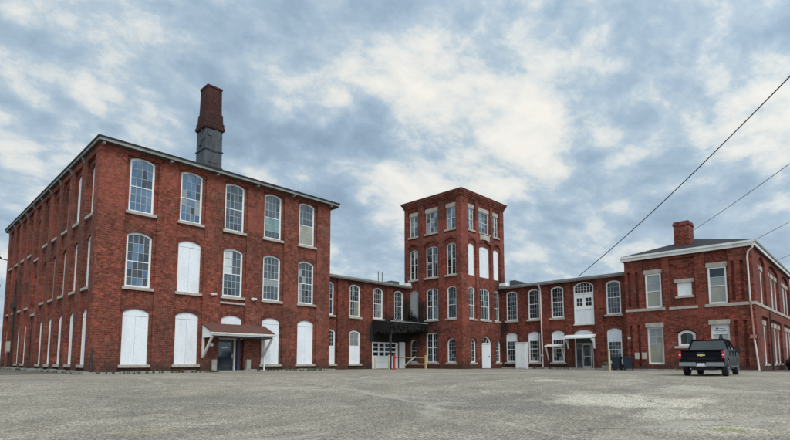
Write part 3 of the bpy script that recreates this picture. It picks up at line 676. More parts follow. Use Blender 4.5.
header(w, F, 10.77, 1.36, 3.2, .3, .2, D+.02, ARCH)
# side wall with paired windows in arched bays
groups = [(47.3, [(46.3, .7), (47.75, .7)], 2.9), (53.0, [(50.9, .8), (52.95, 1.0), (55.0, .8)], 5.6), (60.2, [(58.0, .8), (60.1, 1.0), (62.2, .8)], 5.6)]
XE = 64.0
bo = []; oo = []
for c, ws, bwid in groups:
    oo.append(arch_poly(c, bwid, 5.0, 8.75, .45)); oo.append(rect(c-bwid/2, c+bwid/2, .3, 4.1))
    for u, ww in ws: bo += [rect(u-ww/2, u+ww/2, 5.02, 7.75), rect(u-ww/2, u+ww/2, .55, 3.5)]
layer(w, FR_, 0, BX, XE, 0, 9.05, bo, .2, BRR); layer(w, FR_, D, BX-D, XE, 0, 9.05, oo, D, BRR)
w.box((BX+.02, BY1-.25, 0), (XE, BY1, 9.05), BRR); w.box((XE-.25, BY0, 0), (XE, BY1-.25, 9.04), BRR)
w.build('wall', B)
b = MB(); b.box((BX+.22, BY0+.22, .1), (XE-.26, BY1-.26, 9.0), SOFF); b.build('dark_interior', B)
for u, z0 in ((wa, 5.02), (wb, 5.02)):
    window(B, F, u, 1.2, 5.02, 7.8, 0, GPALE, 1, (2, 1), .48, d=-.03, frm=WHITE, t=.12, mt=.05, alt=GCREAM, altf=lambda q, f: f < .45, sill=False)
    lintel(B, F, u, 1.4, 7.801, 8.13, .1 if 0 else .04)
window(B, F, wa, 1.2, .5, 3.45, 0, GPALE, 2, (2, 1), .55, d=-.03, frm=WHITE, t=.12, mt=.045, alt=GCREAM, altp=.5)
lintel(B, F, wa, 1.36, 3.451, 3.8, D+.03); lintel(B, F, wb, 1.36, 3.451, 3.8, D+.03)
f = MB(); ring(f, F, wb, 1.2, .5, 3.45, 0, .12, -.13, -.03, WHITE); fbox(f, F, wb-.48, wb+.48, 2.72, 2.8, -.12, -.05, WHITE); f = f.build('window', B)
g = MB(); g.face([F.p(wb-.48, .62, -.12), F.p(wb+.48, .62, -.12), F.p(wb+.48, 2.72, -.12), F.p(wb-.48, 2.72, -.12)], GDARK); g.build('pane', f)
for s in (-1, 1):
    g = MB(); n = 7
    for i in range(n):
        a = i/n; 
        zt, zb_ = 2.7, .65
        g.face([F.p(wb+s*(.46-.38*a), zt, -.1+.012*(i % 2)), F.p(wb+s*(.46-.38*(a+1/n)), zt, -.1+.012*((i+1) % 2)), F.p(wb+s*(.47-.12*(a+1/n)), 1.4, -.1+.012*((i+1) % 2)), F.p(wb+s*(.47-.12*a), 1.4, -.1+.012*(i % 2))], CURT)
    g.build('curtain', f)
sg = MB(); fbox(sg, F, wb-.48, wb+.48, 2.8, 3.33, -.1, -.045, WHITE); sg = sg.build('shop_sign', B)
g = MB()
for a, c, z0, z1 in ((-.28, -.12, 3.1, 3.22), (-.08, .22, 3.12, 3.16), (.24, .3, 3.08, 3.14), (-.4, .0, 2.98, 3.02), (.02, .4, 2.95, 2.985), (-.3, .3, 2.88, 2.9)):
    fbox(g, F, wb-c, wb-a, z0, z1, -.044, -.04, SIGNT)
g.build('lettering', sg)
f = MB(); ring(f, F, 10.74, 1.0, 5.8, 6.85, 0, .07, -.1, -.02, TRIM); f = f.build('boarded_window', B)
g = MB(); fbox(g, F, 10.3, 11.18, 5.87, 6.78, -.08, -.05, BOARD); g.build('board', f)
g = MB(); fbox(g, F, 10.1, 11.4, 5.64, 5.798, -.05, .15, STONE); g.build('sill', f)
lintel(B, F, 10.74, 1.4, 6.851, 7.13, .05)
f = window(B, F, 10.77, 1.2, 1.9, 3.08, .25, GDARK, 2, (1, 0), .5, d=0, frm=WHITE, t=.17, mt=.015, sill=False, railt=.02)
g = MB(); fbox(g, F, 9.95, 11.6, 1.72, 1.898, -.05, D+.09, STONE); g.build('sill', f)
# string course
g = MB(); fbox(g, F, wa-.85, BY1, 4.78, 5.0, -.02, D+.06, STONE); fbox(g, F, BY0-D-.06, wb+.85, 4.78, 5.0, -.02, D+.06, STONE); fbox(g, F, 9.85, 11.85, 4.78, 4.96, -.02, D+.05, STONE)
fbox(g, FR_, BX-D-.058, XE, 4.78, 4.998, -.02, D+.058, STONE); g.build('string_course', B)
for c, ws, bwid in groups:
    for u, ww in ws:
        window(B, FR_, u, ww, 5.02, 7.75, 0, GMID, 1, (1, 1), .5, d=-.03, frm=WHITE, t=.12, sill=False)
        window(B, FR_, u, ww, .55, 3.5, 0, GMID, 1, (1, 1), .5, d=-.03, frm=WHITE, t=.12)
        lintel(B, FR_, u, ww+.5, 7.751, 8.1, .06); lintel(B, FR_, u, ww+.5, 3.501, 3.85, .06)
# eaves and hip roof
b = MB(); a0, a1, b0, b1 = BX-.38, XE+.4, BY0-.4, BY1+.2
for (p, q) in (((a0, b0, 9.02), (a0+.08, b1, 9.4)), ((a0+.08, b0, 9.02), (a1, b0+.08, 9.4)), ((a0+.08, b1-.08, 9.02), (a1, b1, 9.4))): b.box(p, q, FASCW)
b.box((a0-.07, b0-.07, 9.26), (a0-.002, b1, 9.42), FASCW); b.box((a0-.002, b0-.07, 9.26), (a1, b0-.002, 9.42), FASC)
b.build('fascia', B)
b = MB(); b.box((a0+.08, b0+.08, 9.05), (a1, b1-.08, 9.1), SOFF); b.build('soffit', B)
b = MB(); ym = (b0+b1)/2; zr = 10.95; q0, q1, q2, q3 = (a0, b0, 9.43), (a0, b1, 9.43), (a1, b1, 9.43), (a1, b0, 9.43); r0, r1 = (47.2, ym, zr), (a1-4, ym, zr)
for fc in ((q0, q1, r0), (q0, r0, r1, q3), (q1, q2, r1, r0), (q2, q3, r1), (q0, q3, q2, q1)): b.face(fc, SLATE)
rf = b.build('roof', B)
b = MB(); b.box((44.9, 10.55, 9.5), (46.3, 11.66, 11.75), BRR); b.box((44.84, 10.49, 11.75), (46.36, 11.72, 11.95), BRR); b.box((44.9, 10.55, 11.95), (46.3, 11.66, 12.08), BRR); b.build('chimney', rf)
# downspout
g = MB(); yy = BY0-.02
g.tube([(BX-.44, yy-.3, 9.1), (BX-.44, yy-.25, 8.85), (BX-.34, yy+.05, 8.6), (BX-.27, yy+.12, 8.2), (BX-.26, yy+.1, 5.0)], .06, PIPEW, 8); g.build('downspout', B)
g = MB(); g.tube([(BX-.26, yy+.1, 4.99), (BX-.26, yy+.03, 2.6)], .06, PIPER); g.box((BX-.38, yy-.1, 2.35), (BX-.18, yy+.25, 2.6), PIPER); g.build('downspout', B)
g = MB(); g.tube([(BX-.26, yy+.03, 2.34), (BX-.29, yy-.06, 1.5), (BX-.38, yy-.16, .05)], .058, PIPEW); g.build('downspout', B)
for u in (14.4, 13.85):
    g = MB(); fbox(g, F, u-.16, u+.16, .9, 1.42, D, D+.14, BEIGE); g.build('meter_box', B)
g = MB(); fbox(g, F, 14.86, 15.1, 2.55, 2.72, D, D+.03, STONE); g.build('number_plate', B)
g = MB(); fbox(g, F, BY0-.2, BY1, -.05, .1, D+.002, D+.35, CONC); g.build('foundation', B)
g = MB(); g.tube([(49.2, BY0-.24, .05), (49.2, BY0-.24, 4.6)], .05, IRON); g.build('conduit', B)
under(B)

# ================================================================== SMOKESTACK
S = empty('chimney_stack', 'tall square smokestack, tarred grey below and red brick above, behind the big mill', 'chimney', loc=(27.4, 59.2, 0))
def frustum(b, cx, cy, levels, m):
    for (z0, hx0, hy0), (z1, hx1, hy1) in zip(levels, levels[1:]):
        A_ = [(cx+sx*hx0, cy+sy*hy0, z0) for sx, sy in ((-1,-1), (1,-1), (1,1), (-1,1))]; B_ = [(cx+sx*hx1, cy+sy*hy1, z1) for sx, sy in ((-1,-1), (1,-1), (1,1), (-1,1))]
        for i in range(4): b.face([A_[i], A_[(i+1)%4], B_[(i+1)%4], B_[i]], m)
    b.face([(cx+sx*levels[-1][1], cy+sy*levels[-1][2], levels[-1][0]) for sx, sy in ((-1,-1), (1,-1), (1,1), (-1,1))], m)
b = MB(); frustum(b, 27.4, 59.2, [(0, 1.3, 1.4), (24, 1.12, 1.22), (29.4, 1.08, 1.2)], TAR)
for k in range(14):      # lumpy tar coat and loose plates
    z = 23.6+random.random()*5.4; sx = random.choice((0, 1)); h = random.uniform(.5, 1.2)
    if sx: b.box((27.4-1.14-random.uniform(.02, .1), 58.1+random.random()*1.6, z), (26.35, 58.9+random.random()*1.2, z+h), TAR)
    else: b.box((26.4+random.random()*1.3, 59.2-1.24-random.uniform(.02, .1), z), (27.2+random.random()*1.1, 58.1, z+h), TAR)
b.build('lower_shaft', S)
for z in (26.7, 24.6):
    b = MB(); frustum(b, 27.4, 59.2, [(z, 1.13, 1.24), (z+.01, 1.22, 1.32), (z+.14, 1.22, 1.32), (z+.15, 1.1, 1.2)], IRON); b.build('iron_band', S)
b = MB(); frustum(b, 27.4, 59.15, [(29.4, 1.16, 1.22), (29.55, 1.32, 1.36), (29.9, 1.32, 1.36), (30.0, 1.24, 1.28), (30.4, 1.24, 1.28), (30.5, 1.13, 1.2), (31.6, 1.08, 1.14), (31.75, .98, 1.04), (32.4, .97, 1.02), (34.9, .93, .98), (34.92, 1.0, 1.06), (35.15, 1.0, 1.06)], BRC)
b.build('upper_shaft', S)
under(S)

# far building at the left edge
G = empty('far_mill_building', 'distant low brick building glimpsed at the far left edge of the lot', 'building', loc=(0, 66, 0))
FG = Fr((0, 66, 0), (1,0,0), (0,-1,0))
b = MB(); ops = [rect(-14+i*3-.6, -14+i*3+.6, z, z+2.0) for i in range(8) for z in (1.0, 5.3)]
layer(b, FG, 0, -20, 8.3, 0, 8.4, ops, .2, BRW); b.box((-20, 66.3, 0), (8.3, 80, 8.39), BRW); fbox(b, FG, -20, 8.3, 6.5-.9, 6.5-.7, -.01, .1, STONE)
b.build('wall', G)
b = MB(); b.box((-20.3, 65.6, 8.4), (8.5, 80.3, 8.7), FASC); b.build('roof', G)
for i in range(8):
    for z in (1.0, 5.3): window(G, FG, -14+i*3, 1.2, z, z+2.0, 0, GDARK, 2, (2, 2), .5, d=-.05, t=.09)
b = MB(); b.box((5.5, 65.3, 0), (8.2, 66, 3.0), WHITE); b.build('white_bulkhead', G)
under(G)

# ================================================================== GROUND
def gz(x, y):
    d = math.hypot(x, y); t = max(0, min(1, (26-d)/18)); t = t*t*(3-2*t)
    return -.5*t
b = MB(); xs = [-400, -200, -100, -60, -40, -30]+[-24+i*1.5 for i in range(60)]+[75, 100, 200, 400, 900]
n = len(xs); asph = mat('weathered_asphalt', rough=.93, spec=.25)
b.v = [(x, y, gz(x, y)) for y in xs for x in xs]; b.mats = [asph]
for j in range(n-1):
    for i in range(n-1): b.f.append((j*n+i, j*n+i+1, (j+1)*n+i+1, (j+1)*n+i)); b.mi.append(0)
gr = b.build('ground', smooth=True); tag(gr, kind='structure')
g = NT(asph); p = g.pos()
fine = g.noise(p, 55., 3, .8); grit = g.n('ShaderNodeTexVoronoi', {'Vector': p, 'Scale': 42.}).outputs['Color']
gritv = g.n('ShaderNodeSeparateColor', {0: grit}).outputs[0]
mid = g.noise(p, 1.1, 8, .7, .4); big = g.noise(p, .13, 6, .65, 1.)
c = g.ramp(mid, [(.3, (.19,.166,.134)), (.5, (.262,.232,.19)), (.72, (.345,.308,.252))])
c = g.mix(g.ramp(big, [(.36, .6), (.55, 0.)]), c, (.165,.148,.128))
# sandy washed areas
c = g.mix(g.ramp(g.noise(p, .32, 7, .72, .6), [(.56, 0.), (.66, .5)]), c, (.42,.39,.325))
# long weathered streaks
mp = g.n('ShaderNodeMapping', {'Vector': p, 'Rotation': (0, 0, R(-38)), 'Scale': (.13, 1.1, 1.)}).outputs[0]
c = g.mix(g.ramp(g.noise(mp, .55, 6, .65), [(.52, 0.), (.66, .55)]), c, (.14,.13,.108))
flat = g.n('ShaderNodeVectorMath', {0: p, 1: (1, 1, 0)}, operation='MULTIPLY').outputs[0]
wob = g.math('SUBTRACT', g.noise(p, .7, 8, .75, .5), .5); wob2 = g.math('SUBTRACT', g.noise(p, .35, 6, .6), .5)
def dist(q): return g.n('ShaderNodeVectorMath', {0: flat, 1: (q[0], q[1], 0)}, operation='DISTANCE').outputs['Value']
for q, rad, k_, cc in (((14.5,5.3), 2.1, .8, (.46,.42,.35)), ((13.1,5.9), .8, .6, (.46,.42,.35)), ((12.2,3.4), 1.0, .6, (.43,.40,.335)), ((10.6,2.3), 1.0, .5, (.41,.385,.32)), ((19.8,10.2), .9, .6, (.46,.43,.36)),
      ((19.,4.6), 1.2, .5, (.44,.41,.34)), ((24.,9.), 1.2, .5, (.42,.4,.34)), ((3.5,9.4), .6, .35, (.36,.32,.2)), ((10.6,2.0), .35, .7, (.2,.2,.09)), ((11.4,6.4), 1.8, .4, (.14,.137,.125)), ((6.,12.8), 2.4, .4, (.14,.137,.12)), ((10.,9.5), 2.2, .3, (.15,.145,.13)), ((7.,21.), 1.8, .3, (.15,.14,.12)), ((15.5,12.5), 1.5, .3, (.15,.145,.13))):
    dd = g.math('ADD', g.math('DIVIDE', dist(q), rad), g.math('MULTIPLY', wob, 3.2))
    c = g.mix(g.ramp(dd, [(.55, k_), (1.0, 0.)]), c, cc)
for q, rad, lo_, hi_, cc, wd_ in (((19.5,8.2), 9.95, 0, 0, (.45,.42,.34), .07), ((19.5,8.2), 9.86, 0, 0, (.07,.065,.055), .018), ((-6.,4.), 24.3, 0, 0, (.44,.41,.34), .08), ((40.,40.), 43.5, 0, 0, (.42,.39,.33), .09), ((4.,40.), 30.5, 0, 0, (.42,.39,.33), .09),
      ((0.,-20.), 38.0, 0, 0, (.42,.40,.33), .1), ((60.,-10.), 41.5, 0, 0, (.42,.39,.33), .1), ((60.,-10.), 53.5, 0, 0, (.42,.39,.33), .08), ((-20.,20.), 30.5, 0, 0, (.07,.065,.055), .03), ((30.,60.), 37.5, 0, 0, (.40,.38,.33), .12)):
    e = g.math('ABSOLUTE', g.math('SUBTRACT', g.math('ADD', dist(q), g.math('MULTIPLY', wob2, 2.2)), rad))
    e = g.math('ADD', e, g.math('MULTIPLY', wob, .12))
    mk = g.ramp(g.noise(p, .4, 3), [(.42, .05), (.58, .6)])
    c = g.mix(g.math('MULTIPLY', mk, g.ramp(e, [(0, .75), (wd_, 0.)])), c, cc)
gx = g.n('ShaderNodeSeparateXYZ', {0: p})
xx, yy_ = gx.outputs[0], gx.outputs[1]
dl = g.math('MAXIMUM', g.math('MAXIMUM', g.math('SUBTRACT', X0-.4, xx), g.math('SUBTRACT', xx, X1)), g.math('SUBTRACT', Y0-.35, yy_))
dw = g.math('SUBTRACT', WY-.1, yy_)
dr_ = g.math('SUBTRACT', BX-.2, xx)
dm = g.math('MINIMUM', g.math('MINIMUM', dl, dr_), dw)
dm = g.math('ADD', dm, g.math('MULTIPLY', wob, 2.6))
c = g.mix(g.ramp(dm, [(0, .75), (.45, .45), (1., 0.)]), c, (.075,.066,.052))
# aggregate grains
c = g.mix(.62, c, g.mix(1., c, g.ramp(gritv, [(0, (.14,.14,.14)), (.5, (.88,.88,.88)), (1, (2.5,2.42,2.3))]), 'MULTIPLY'))
c = g.mix(.5, c, g.mix(1., c, g.ramp(fine, [(.3, (.45,.45,.45)), (.7, (1.6,1.6,1.55))]), 'MULTIPLY'))
# cracks: warped voronoi edges, broken up, dark core; some filled pale
wv = g.n('ShaderNodeVectorMath', {0: p, 1: g.n('ShaderNodeVectorMath', {0: g.n('ShaderNodeTexNoise', {'Vector': p, 'Scale': .9, 'Detail': 6., 'Roughness': .7}).outputs['Color'], 3: 1.6}, operation='SCALE').outputs[0]}, operation='ADD').outputs[0]
for sc_, wd, key, cc in ((.14, .008, .5, (.06,.055,.045)), (.42, .012, .54, (.09,.085,.07)), (.09, .02, .45, (.36,.335,.28))):
    e = g.n('ShaderNodeTexVoronoi', {'Vector': wv, 'Scale': sc_}, feature='DISTANCE_TO_EDGE').outputs['Distance']
    ln = g.ramp(e, [(0, 1.), (wd, 0.)]); msk = g.ramp(g.noise(p, .23+sc_, 3), [(key, 0.), (key+.1, .8)])
    c = g.mix(g.math('MULTIPLY', ln, msk), c, cc)
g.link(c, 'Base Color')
hh = g.math('ADD', g.math('MULTIPLY', gritv, .5), g.math('ADD', g.math('MULTIPLY', fine, .5), g.math('MULTIPLY', mid, 3.)))
g.bump(hh, .55, .02)
# weeds
b = MB(); random.seed(21)
for _ in range(520):
    k = random.random()
    if k < .45: x, y = random.uniform(8.5, 25.5), 32.25+random.gauss(0, .05)
    elif k < .6: x, y = 8.05+random.gauss(0, .05), random.uniform(33, 60)
    elif k < .8: x, y = 43.2+random.gauss(0, .06), random.uniform(7, 15)
    elif k < .9: x, y = random.uniform(26.5, 32), 34.0
    else: x, y = 44.0+random.gauss(0, .05), random.uniform(16, 27)
    if random.random() < .35: continue
    hgt = random.uniform(.06, .3)
    for _ in range(9):
        a = random.uniform(0, 6.28); l = hgt*random.uniform(.5, 1.1)
        q = V((x, y, 0)); t = q+V((math.cos(a)*l*.5, math.sin(a)*l*.5, l)); s_ = V((-math.sin(a), math.cos(a), 0))*.02
        b.face([q-s_, q+s_, t], WEED)
wd = b.build('weeds'); tag(wd, 'low weeds growing along the foot of the brick walls', 'weeds', kind='stuff')

# ================================================================== LOOSE THINGS
# a slim shed against the wing: door stands proud
sh = empty('utility_shed', 'white box shed against right wing between its first two windows', 'shed', loc=(43.85, 25.38, 0))
def shed():
    b = MB(); b.box((0, -.62, 0), (.3, .62, 2.5), BOARD); o = b.build('body', sh)
    b = MB(); b.box((-.06, -.66, 2.5), (.3, .66, 2.56), WHITE); b.build('roof', sh)
    b = MB(); b.box((-.03, -.52, .08), (0, .52, 2.4), WHITE); b.build('door', sh)
shed()
def bollard(x, y, h, label, m=YEL, r=.072, name='bollard'):
    b = MB(); b.tube([(0,0,0), (0,0,h-.05), (0,0,h)], r, m, 12, r1=r*.92); o = b.build(name, smooth=False); o.location = (x, y, gz(x, y)); tag(o, label, 'bollard'); return o
def merge_group(o, g): o['group'] = g; return o
bollard(39.9, 15.35, 1.6, 'yellow bollard standing beside the blue bins by right wing')
bollard(32.13, 33.75, 1.15, 'short yellow bollard in front of left edge of the garage door', r=.06)
bollard(31.95, 31.75, 1.3, 'yellow bollard at the foot of the dark canopy post in front of the garage door', r=.07)
b = MB(); b.tube([(0,0,0), (0,0,1.15)], .1, RED, 12); b.tube([(0,0,1.15), (0,0,1.25)], .13, RED, 12); b.tube([(-.0,0,1.0), (.22,-.1,1.05)], .07, RED, 8); b.tube([(0,0,1.25), (0,0,1.33)], .05, RED, 8); b.tube([(0,0,0), (0,0,.07)], .19, RED, 12)
o = b.build('fire_standpipe'); o.location = (31.6, 30.75, 0); tag(o, 'red fire standpipe standing in front of the garage door', 'standpipe')
rl = empty('guard_rail', 'yellow pipe guard rail with leaning white board beside tower foot', 'railing', loc=(36.0, 30.9, 0))
def rail():
    b = MB(); b.box((-.065, -.065, 0), (.065, .065, 1.3), YEL); b.build('post', rl)
    b = MB(); b.box((-.04, .065, 1.04), (.04, 3.35, 1.13), YEL); b.build('top_rail', rl)
    b = MB(); b.box((-.03, .065, .42), (.03, 2.6, .49), TRIM); b.build('lower_rail', rl)
rail()
b = MB(); M = Matrix.Rotation(R(-32), 4, 'X'); b.box((-.04, -1.0, -.06), (.04, .85, .06), TRIM, M)
o = b.build('leaning_board'); o.location = (35.75, 32.85, .62); tag(o, 'pale board leaning against the yellow guard rail by the tower', 'board')
# bins
def bin_(x, y, rz, label, s=1.):
    r = empty('wheeled_bin', label, 'bin', 'bins beside the right wing', loc=(x, y, 0), rz=rz); r.scale = (s, s, s)
    b = MB()
    lo_, hi_ = .24, .31
    P0 = [(-lo_, -lo_, .12), (lo_, -lo_, .12), (lo_, lo_, .12), (-lo_, lo_, .12)]; P1 = [(-hi_, -hi_, 1.0), (hi_, -hi_, 1.0), (hi_, hi_, 1.0), (-hi_, hi_, 1.0)]
    for i in range(4): b.face([P0[i], P0[(i+1)%4], P1[(i+1)%4], P1[i]], BINM)
    b.face(P0, BINM); b.box((-.33, -.33, .93), (.33, .33, 1.0), BINM); b.build('body', r)
    b = MB(); b.prism([(-.34, -.34, 1.0), (.34, -.34, 1.0), (.34, -.34, 1.05), (0, -.34, 1.1), (-.34, -.34, 1.05)], (0, .68, 0), BINM); b.build('lid', r)
    for k in (-1, 1):
        b = MB(); b.tube([(.22, k*.26, .1), (.22, k*.32, .1)], .1, WIRE, 12); b.build('wheel', r)
    b = MB(); b.tube([(.38, -.25, .98), (.38, .25, .98)], .025, BINM); b.build('handle', r)
bin_(41.9, 15.55, 0, 'dark blue wheeled bin next to the yellow bollard')
bin_(42.1, 14.75, .2, 'dark blue wheeled bin nearest the meter boxes')
P_ = empty('flower_planter', 'small pale planter on the ground left of the yellow bollard', 'planter', loc=(41.3, 16.15, 0))
b = MB(); frustum(b, 0, 0, [(0, .2, .2), (.38, .3, .3)], CONC); b.build('pot', P_)
b = MB(); leafcloud(b, (0, 0, .5), (.26, .26, .2), 90, .06, WEED); b.build('foliage', P_)

# ------------------------------------------------------------------ vehicles
PAINT = mat('black_car_paint', (.006,.006,.009), .28, spec=.10)
CHROME = mat('chrome', (.33,.34,.36), .25, 1.); TYRE = mat('tyre_rubber', (.018,.018,.018), .85); RIM = mat('alloy_rim', (.5,.5,.52), .3, .9)
TAIL = mat('tail_lamp', (.45,.015,.02), .2); CGL = glass('car_glass', (.006,.009,.012), (.5,.7,.8), .03); PLAST = mat('black_plastic', (.02,.02,.02), .6)
PLATE = mat('plate_white', (.6,.62,.66), .5); GOLD = mat('gold_emblem', (.75,.6,.25), .3, .6)
def wheel(r, x, y, rad, side_):
    b = MB(); w_ = .26; s = side_
    prof = [(0, rad-.07), (.0, rad-.03), (.03, rad), (w_-.03, rad), (w_, rad-.03), (w_, rad-.1)]
    n = 28; rings = []
    for a, q in prof:
        rings.append(len(b.v)); b.v += [(x+math.cos(2*math.pi*i/n)*q, y-s*a, rad+math.sin(2*math.pi*i/n)*q) for i in range(n)]
    k = b.m(TYRE)
    for q, t in zip(rings, rings[1:]):
        for i in range(n): b.f.append((q+i, q+(i+1)%n, t+(i+1)%n, t+i)); b.mi.append(k)
    b.f.append(tuple(range(rings[-1], rings[-1]+n))); b.mi.append(k)
    o = b.build('wheel', r, smooth=False)
    b = MB(); ir = rad-.07
    b.tube([(x, y-s*.05, rad), (x, y-s*.2, rad)], .09, RIM, 12)
    for i in range(6):
        a = i*math.pi/3; c_, s_ = math.cos(a), math.sin(a)
        M = Matrix.Translation((x, y-s*.04, rad)) @ Matrix.Rotation(-a, 4, 'Y'); b.box((.05, -.02, -.035), (ir, .02, .035), RIM, M)
    for q, t in (((ir-.03), ir),):
        for i in range(n):
            a0_, a1_ = 2*math.pi*i/n, 2*math.pi*(i+1)/n
            b.face([(x+math.cos(a0_)*q, y-s*.01, rad+math.sin(a0_)*q), (x+math.cos(a1_)*q, y-s*.01, rad+math.sin(a1_)*q), (x+math.cos(a1_)*t, y-s*.0, rad+math.sin(a1_)*t), (x+math.cos(a0_)*t, y, rad+math.sin(a0_)*t)], RIM)
    b.build('rim', o)
def side_poly(pts, arches, zb):
    """lower edge with wheel-arch cut-outs, then the given upper outline (front to rear)"""
    out = []; x = pts[-1][0]
    out.append((pts[-1][0], zb))
    for cx_, cz_, r_ in arches:
        a = math.asin(max(-1, min(1, (zb-cz_)/r_)))
        for i in range(13):
            t = math.pi-a-(math.pi-2*a)*i/12; out.append((cx_+r_*math.cos(t), cz_+r_*math.sin(t)))
    out.append((pts[0][0], zb)); return out+pts
def truck():
    r = empty('pickup_truck', 'black crew cab pickup truck parked nose in towards the brick corner building', 'pickup truck', loc=(28.2, 6.42, 0), rz=R(3.5))
    # x forward from the rear bumper, y left, half width .98
    hw = .97; ar = [(1.22, .42, .5), (4.78, .42, .5)]
    up_ = [(5.72, .75), (5.7, 1.05), (5.5, 1.16), (4.3, 1.25), (4.2, 1.3), (2.1, 1.32), (2.08, 1.3), (.12, 1.3), (.1, .6)]
    poly = side_poly(up_, ar, .5)
    b = MB()
    for s in (-1, 1):
        ins = .0
        b.prism([(x, s*(hw-.09), z) for x, z in poly], (0, s*.06, 0), PAINT)
        # fender flare / shoulder bulge
        b.prism([(x, s*(hw-.028), z) for x, z in side_poly([(5.6, 1.0), (.15, 1.02), (.14, .7)], ar, .62)], (0, s*.028, 0), PAINT)
    b.box((2.1, -hw+.09, .5), (5.6, hw-.09, 1.2), PAINT)              # floor, doors, nose
    b.prism([(4.1, -hw+.05, 1.2), (5.6, -hw+.05, 1.12), (5.6, -hw+.05, 1.17), (4.2, -hw+.05, 1.29)], (0, 2*hw-.1, 0), PAINT)
    b.box((.14, -hw+.09, .62), (2.1, hw-.09, .78), PLAST)             # bed floor
    b.box((2.0, -hw+.09, .7), (2.1, hw-.09, 1.3), PAINT)
    b.box((5.6, -hw+.05, .55), (5.72, hw-.05, 1.08), PLAST)
    b.box((.4, -.5, .3), (5.3, .5, .5), PLAST); b.box((1.8, -.86, .34), (4.2, .86, .5), PLAST); b.box((.1, -.8, .46), (.7, .8, .62), PLAST)
    for s in (-1, 1):      # rounded bed rail, sill, door gaps
        b.tube([(.12, s*(hw-.06), 1.285), (2.1, s*(hw-.06), 1.295), (4.2, s*(hw-.07), 1.27), (5.4, s*(hw-.09), 1.16)], .045, PAINT, 8)
        for x_ in (2.08, 3.14, 4.22): b.box((x_, s*(hw-.03), .58), (x_+.02, s*(hw+.004), 1.26), PLAST)
        b.box((1.85, s*(hw-.03), .44), (4.15, s*(hw+.05), .5), CHROME)
    b.build('body', r)
    b = MB(); b.box((.08, -hw+.1, .62), (.15, hw-.1, 1.31), PAINT); b.prism([(.08, -hw+.13, 1.19), (.03, -hw+.13, 1.24), (.03, -hw+.13, 1.30), (.08, -hw+.13, 1.32)], (0, 2*hw-.26, 0), PAINT); b.box((.05, -hw+.16, .66), (.08, hw-.16, .74), PAINT); b.box((.06, -.62, .84), (.08, .62, .86), PLAST)
    tg = b.build('tailgate', r)
    b = MB(); b.prism([(.045, -.16, 1.0), (.045, -.06, 1.0), (.045, -.05, .985), (.045, .05, .985), (.045, .06, 1.0), (.045, .16, 1.0), (.045, .18, 1.06), (.045, .07, 1.06), (.045, .06, 1.085), (.045, -.06, 1.085), (.045, -.07, 1.06), (.045, -.18, 1.06)][::1], (.04, 0, 0), GOLD); b.build('emblem', tg)
    b = MB(); b.box((.05, -.15, 1.12), (.08, .15, 1.17), PLAST); b.build('handle', tg)
    # cab greenhouse (tapered)
    b = MB(); zb, zt = 1.28, 1.86
    bot = [(2.12, hw-.06), (4.45, hw-.06)]; top = [(2.3, .72), (3.65, .72)]
    def P(x, y, z): return (x, y, z)
    for s in (-1, 1):
        b.face([P(2.12, s*.9, zb), P(4.45, s*.9, zb), P(3.7, s*.72, zt), P(2.3, s*.72, zt)], CGL)
    b.face([P(2.12, -.9, zb), P(2.12, .9, zb), P(2.3, .72, zt), P(2.3, -.72, zt)], CGL)
    b.face([P(4.45, -.9, zb), P(4.45, .9, zb), P(3.7, .72, zt), P(3.7, -.72, zt)], CGL)
    b.build('cab_glass', r)
    b = MB()
    b.prism([(2.22, -.76, zt-.05), (2.32, -.7, zt+.02), (3.65, -.7, zt+.03), (3.82, -.76, zt-.07)], (0, 0, 0.001), PAINT) if 0 else None
    n = 8
    for i in range(n):   # gently crowned roof
        y0_, y1_ = -.76+1.52*i/n, -.76+1.52*(i+1)/n; h0, h1 = [zt+.05*(1-(q/.76)**2) for q in (y0_, y1_)]
        b.face([(2.24, y0_, h0-.05), (2.24, y1_, h1-.05), (2.4, y1_, h1), (2.4, y0_, h0)], PAINT); b.face([(2.4, y0_, h0), (2.4, y1_, h1), (3.62, y1_, h1), (3.62, y0_, h0)], PAINT)
        b.face([(3.62, y0_, h0), (3.62, y1_, h1), (3.8, y1_, h1-.07), (3.8, y0_, h0-.07)], PAINT)
    for s in (-1, 1):
        b.tube([(2.1, s*.905, zb), (2.29, s*.735, zt)], .05, PAINT, 6); b.tube([(4.47, s*.905, zb), (3.74, s*.735, zt)], .035, PAINT, 6)
        b.tube([(3.2, s*.905, zb), (3.1, s*.735, zt)], .04, PAINT, 6); b.tube([(2.27, s*.74, zt), (3.75, s*.74, zt)], .045, PAINT, 6)
    b.tube([(2.11, -.9, zb), (2.11, .9, zb)], .04, PAINT, 6); b.tube([(2.27, -.74, zt), (2.27, .74, zt)], .045, PAINT, 6)
    b.build('roof', r)
    b = MB(); b.box((2.2, -.14, zt+.0), (2.3, .14, zt+.05), TAIL); b.build('brake_lamp', r)
    for s in (-1, 1):
        b = MB(); b.box((.06, s*(hw-.1), .88), (.17, s*(hw+.012), 1.24), TAIL); b.box((.052, s*(hw-.09), 1.02), (.06, s*(hw-.01), 1.09), PLATE); b.build('tail_lamp', r)
        b = MB(); b.box((4.15, s*.93, 1.22), (4.25, s*1.05, 1.27), PLAST); b.box((4.08, s*1.02, 1.2), (4.22, s*1.2, 1.46), PLAST); b.build('mirror', r)
        b = MB()
        for x0_, x1_ in ((2.2, 3.13), (3.17, 4.2)): b.box((x0_, s*(hw+.001), 1.05), (x0_+.14, s*(hw+.02), 1.09), CHROME)
        b.build('door_handle', r)
        b = MB(); b.box((5.62, s*.55, .85), (5.75, s*.93, 1.05), PLATE); b.build('headlamp', r)
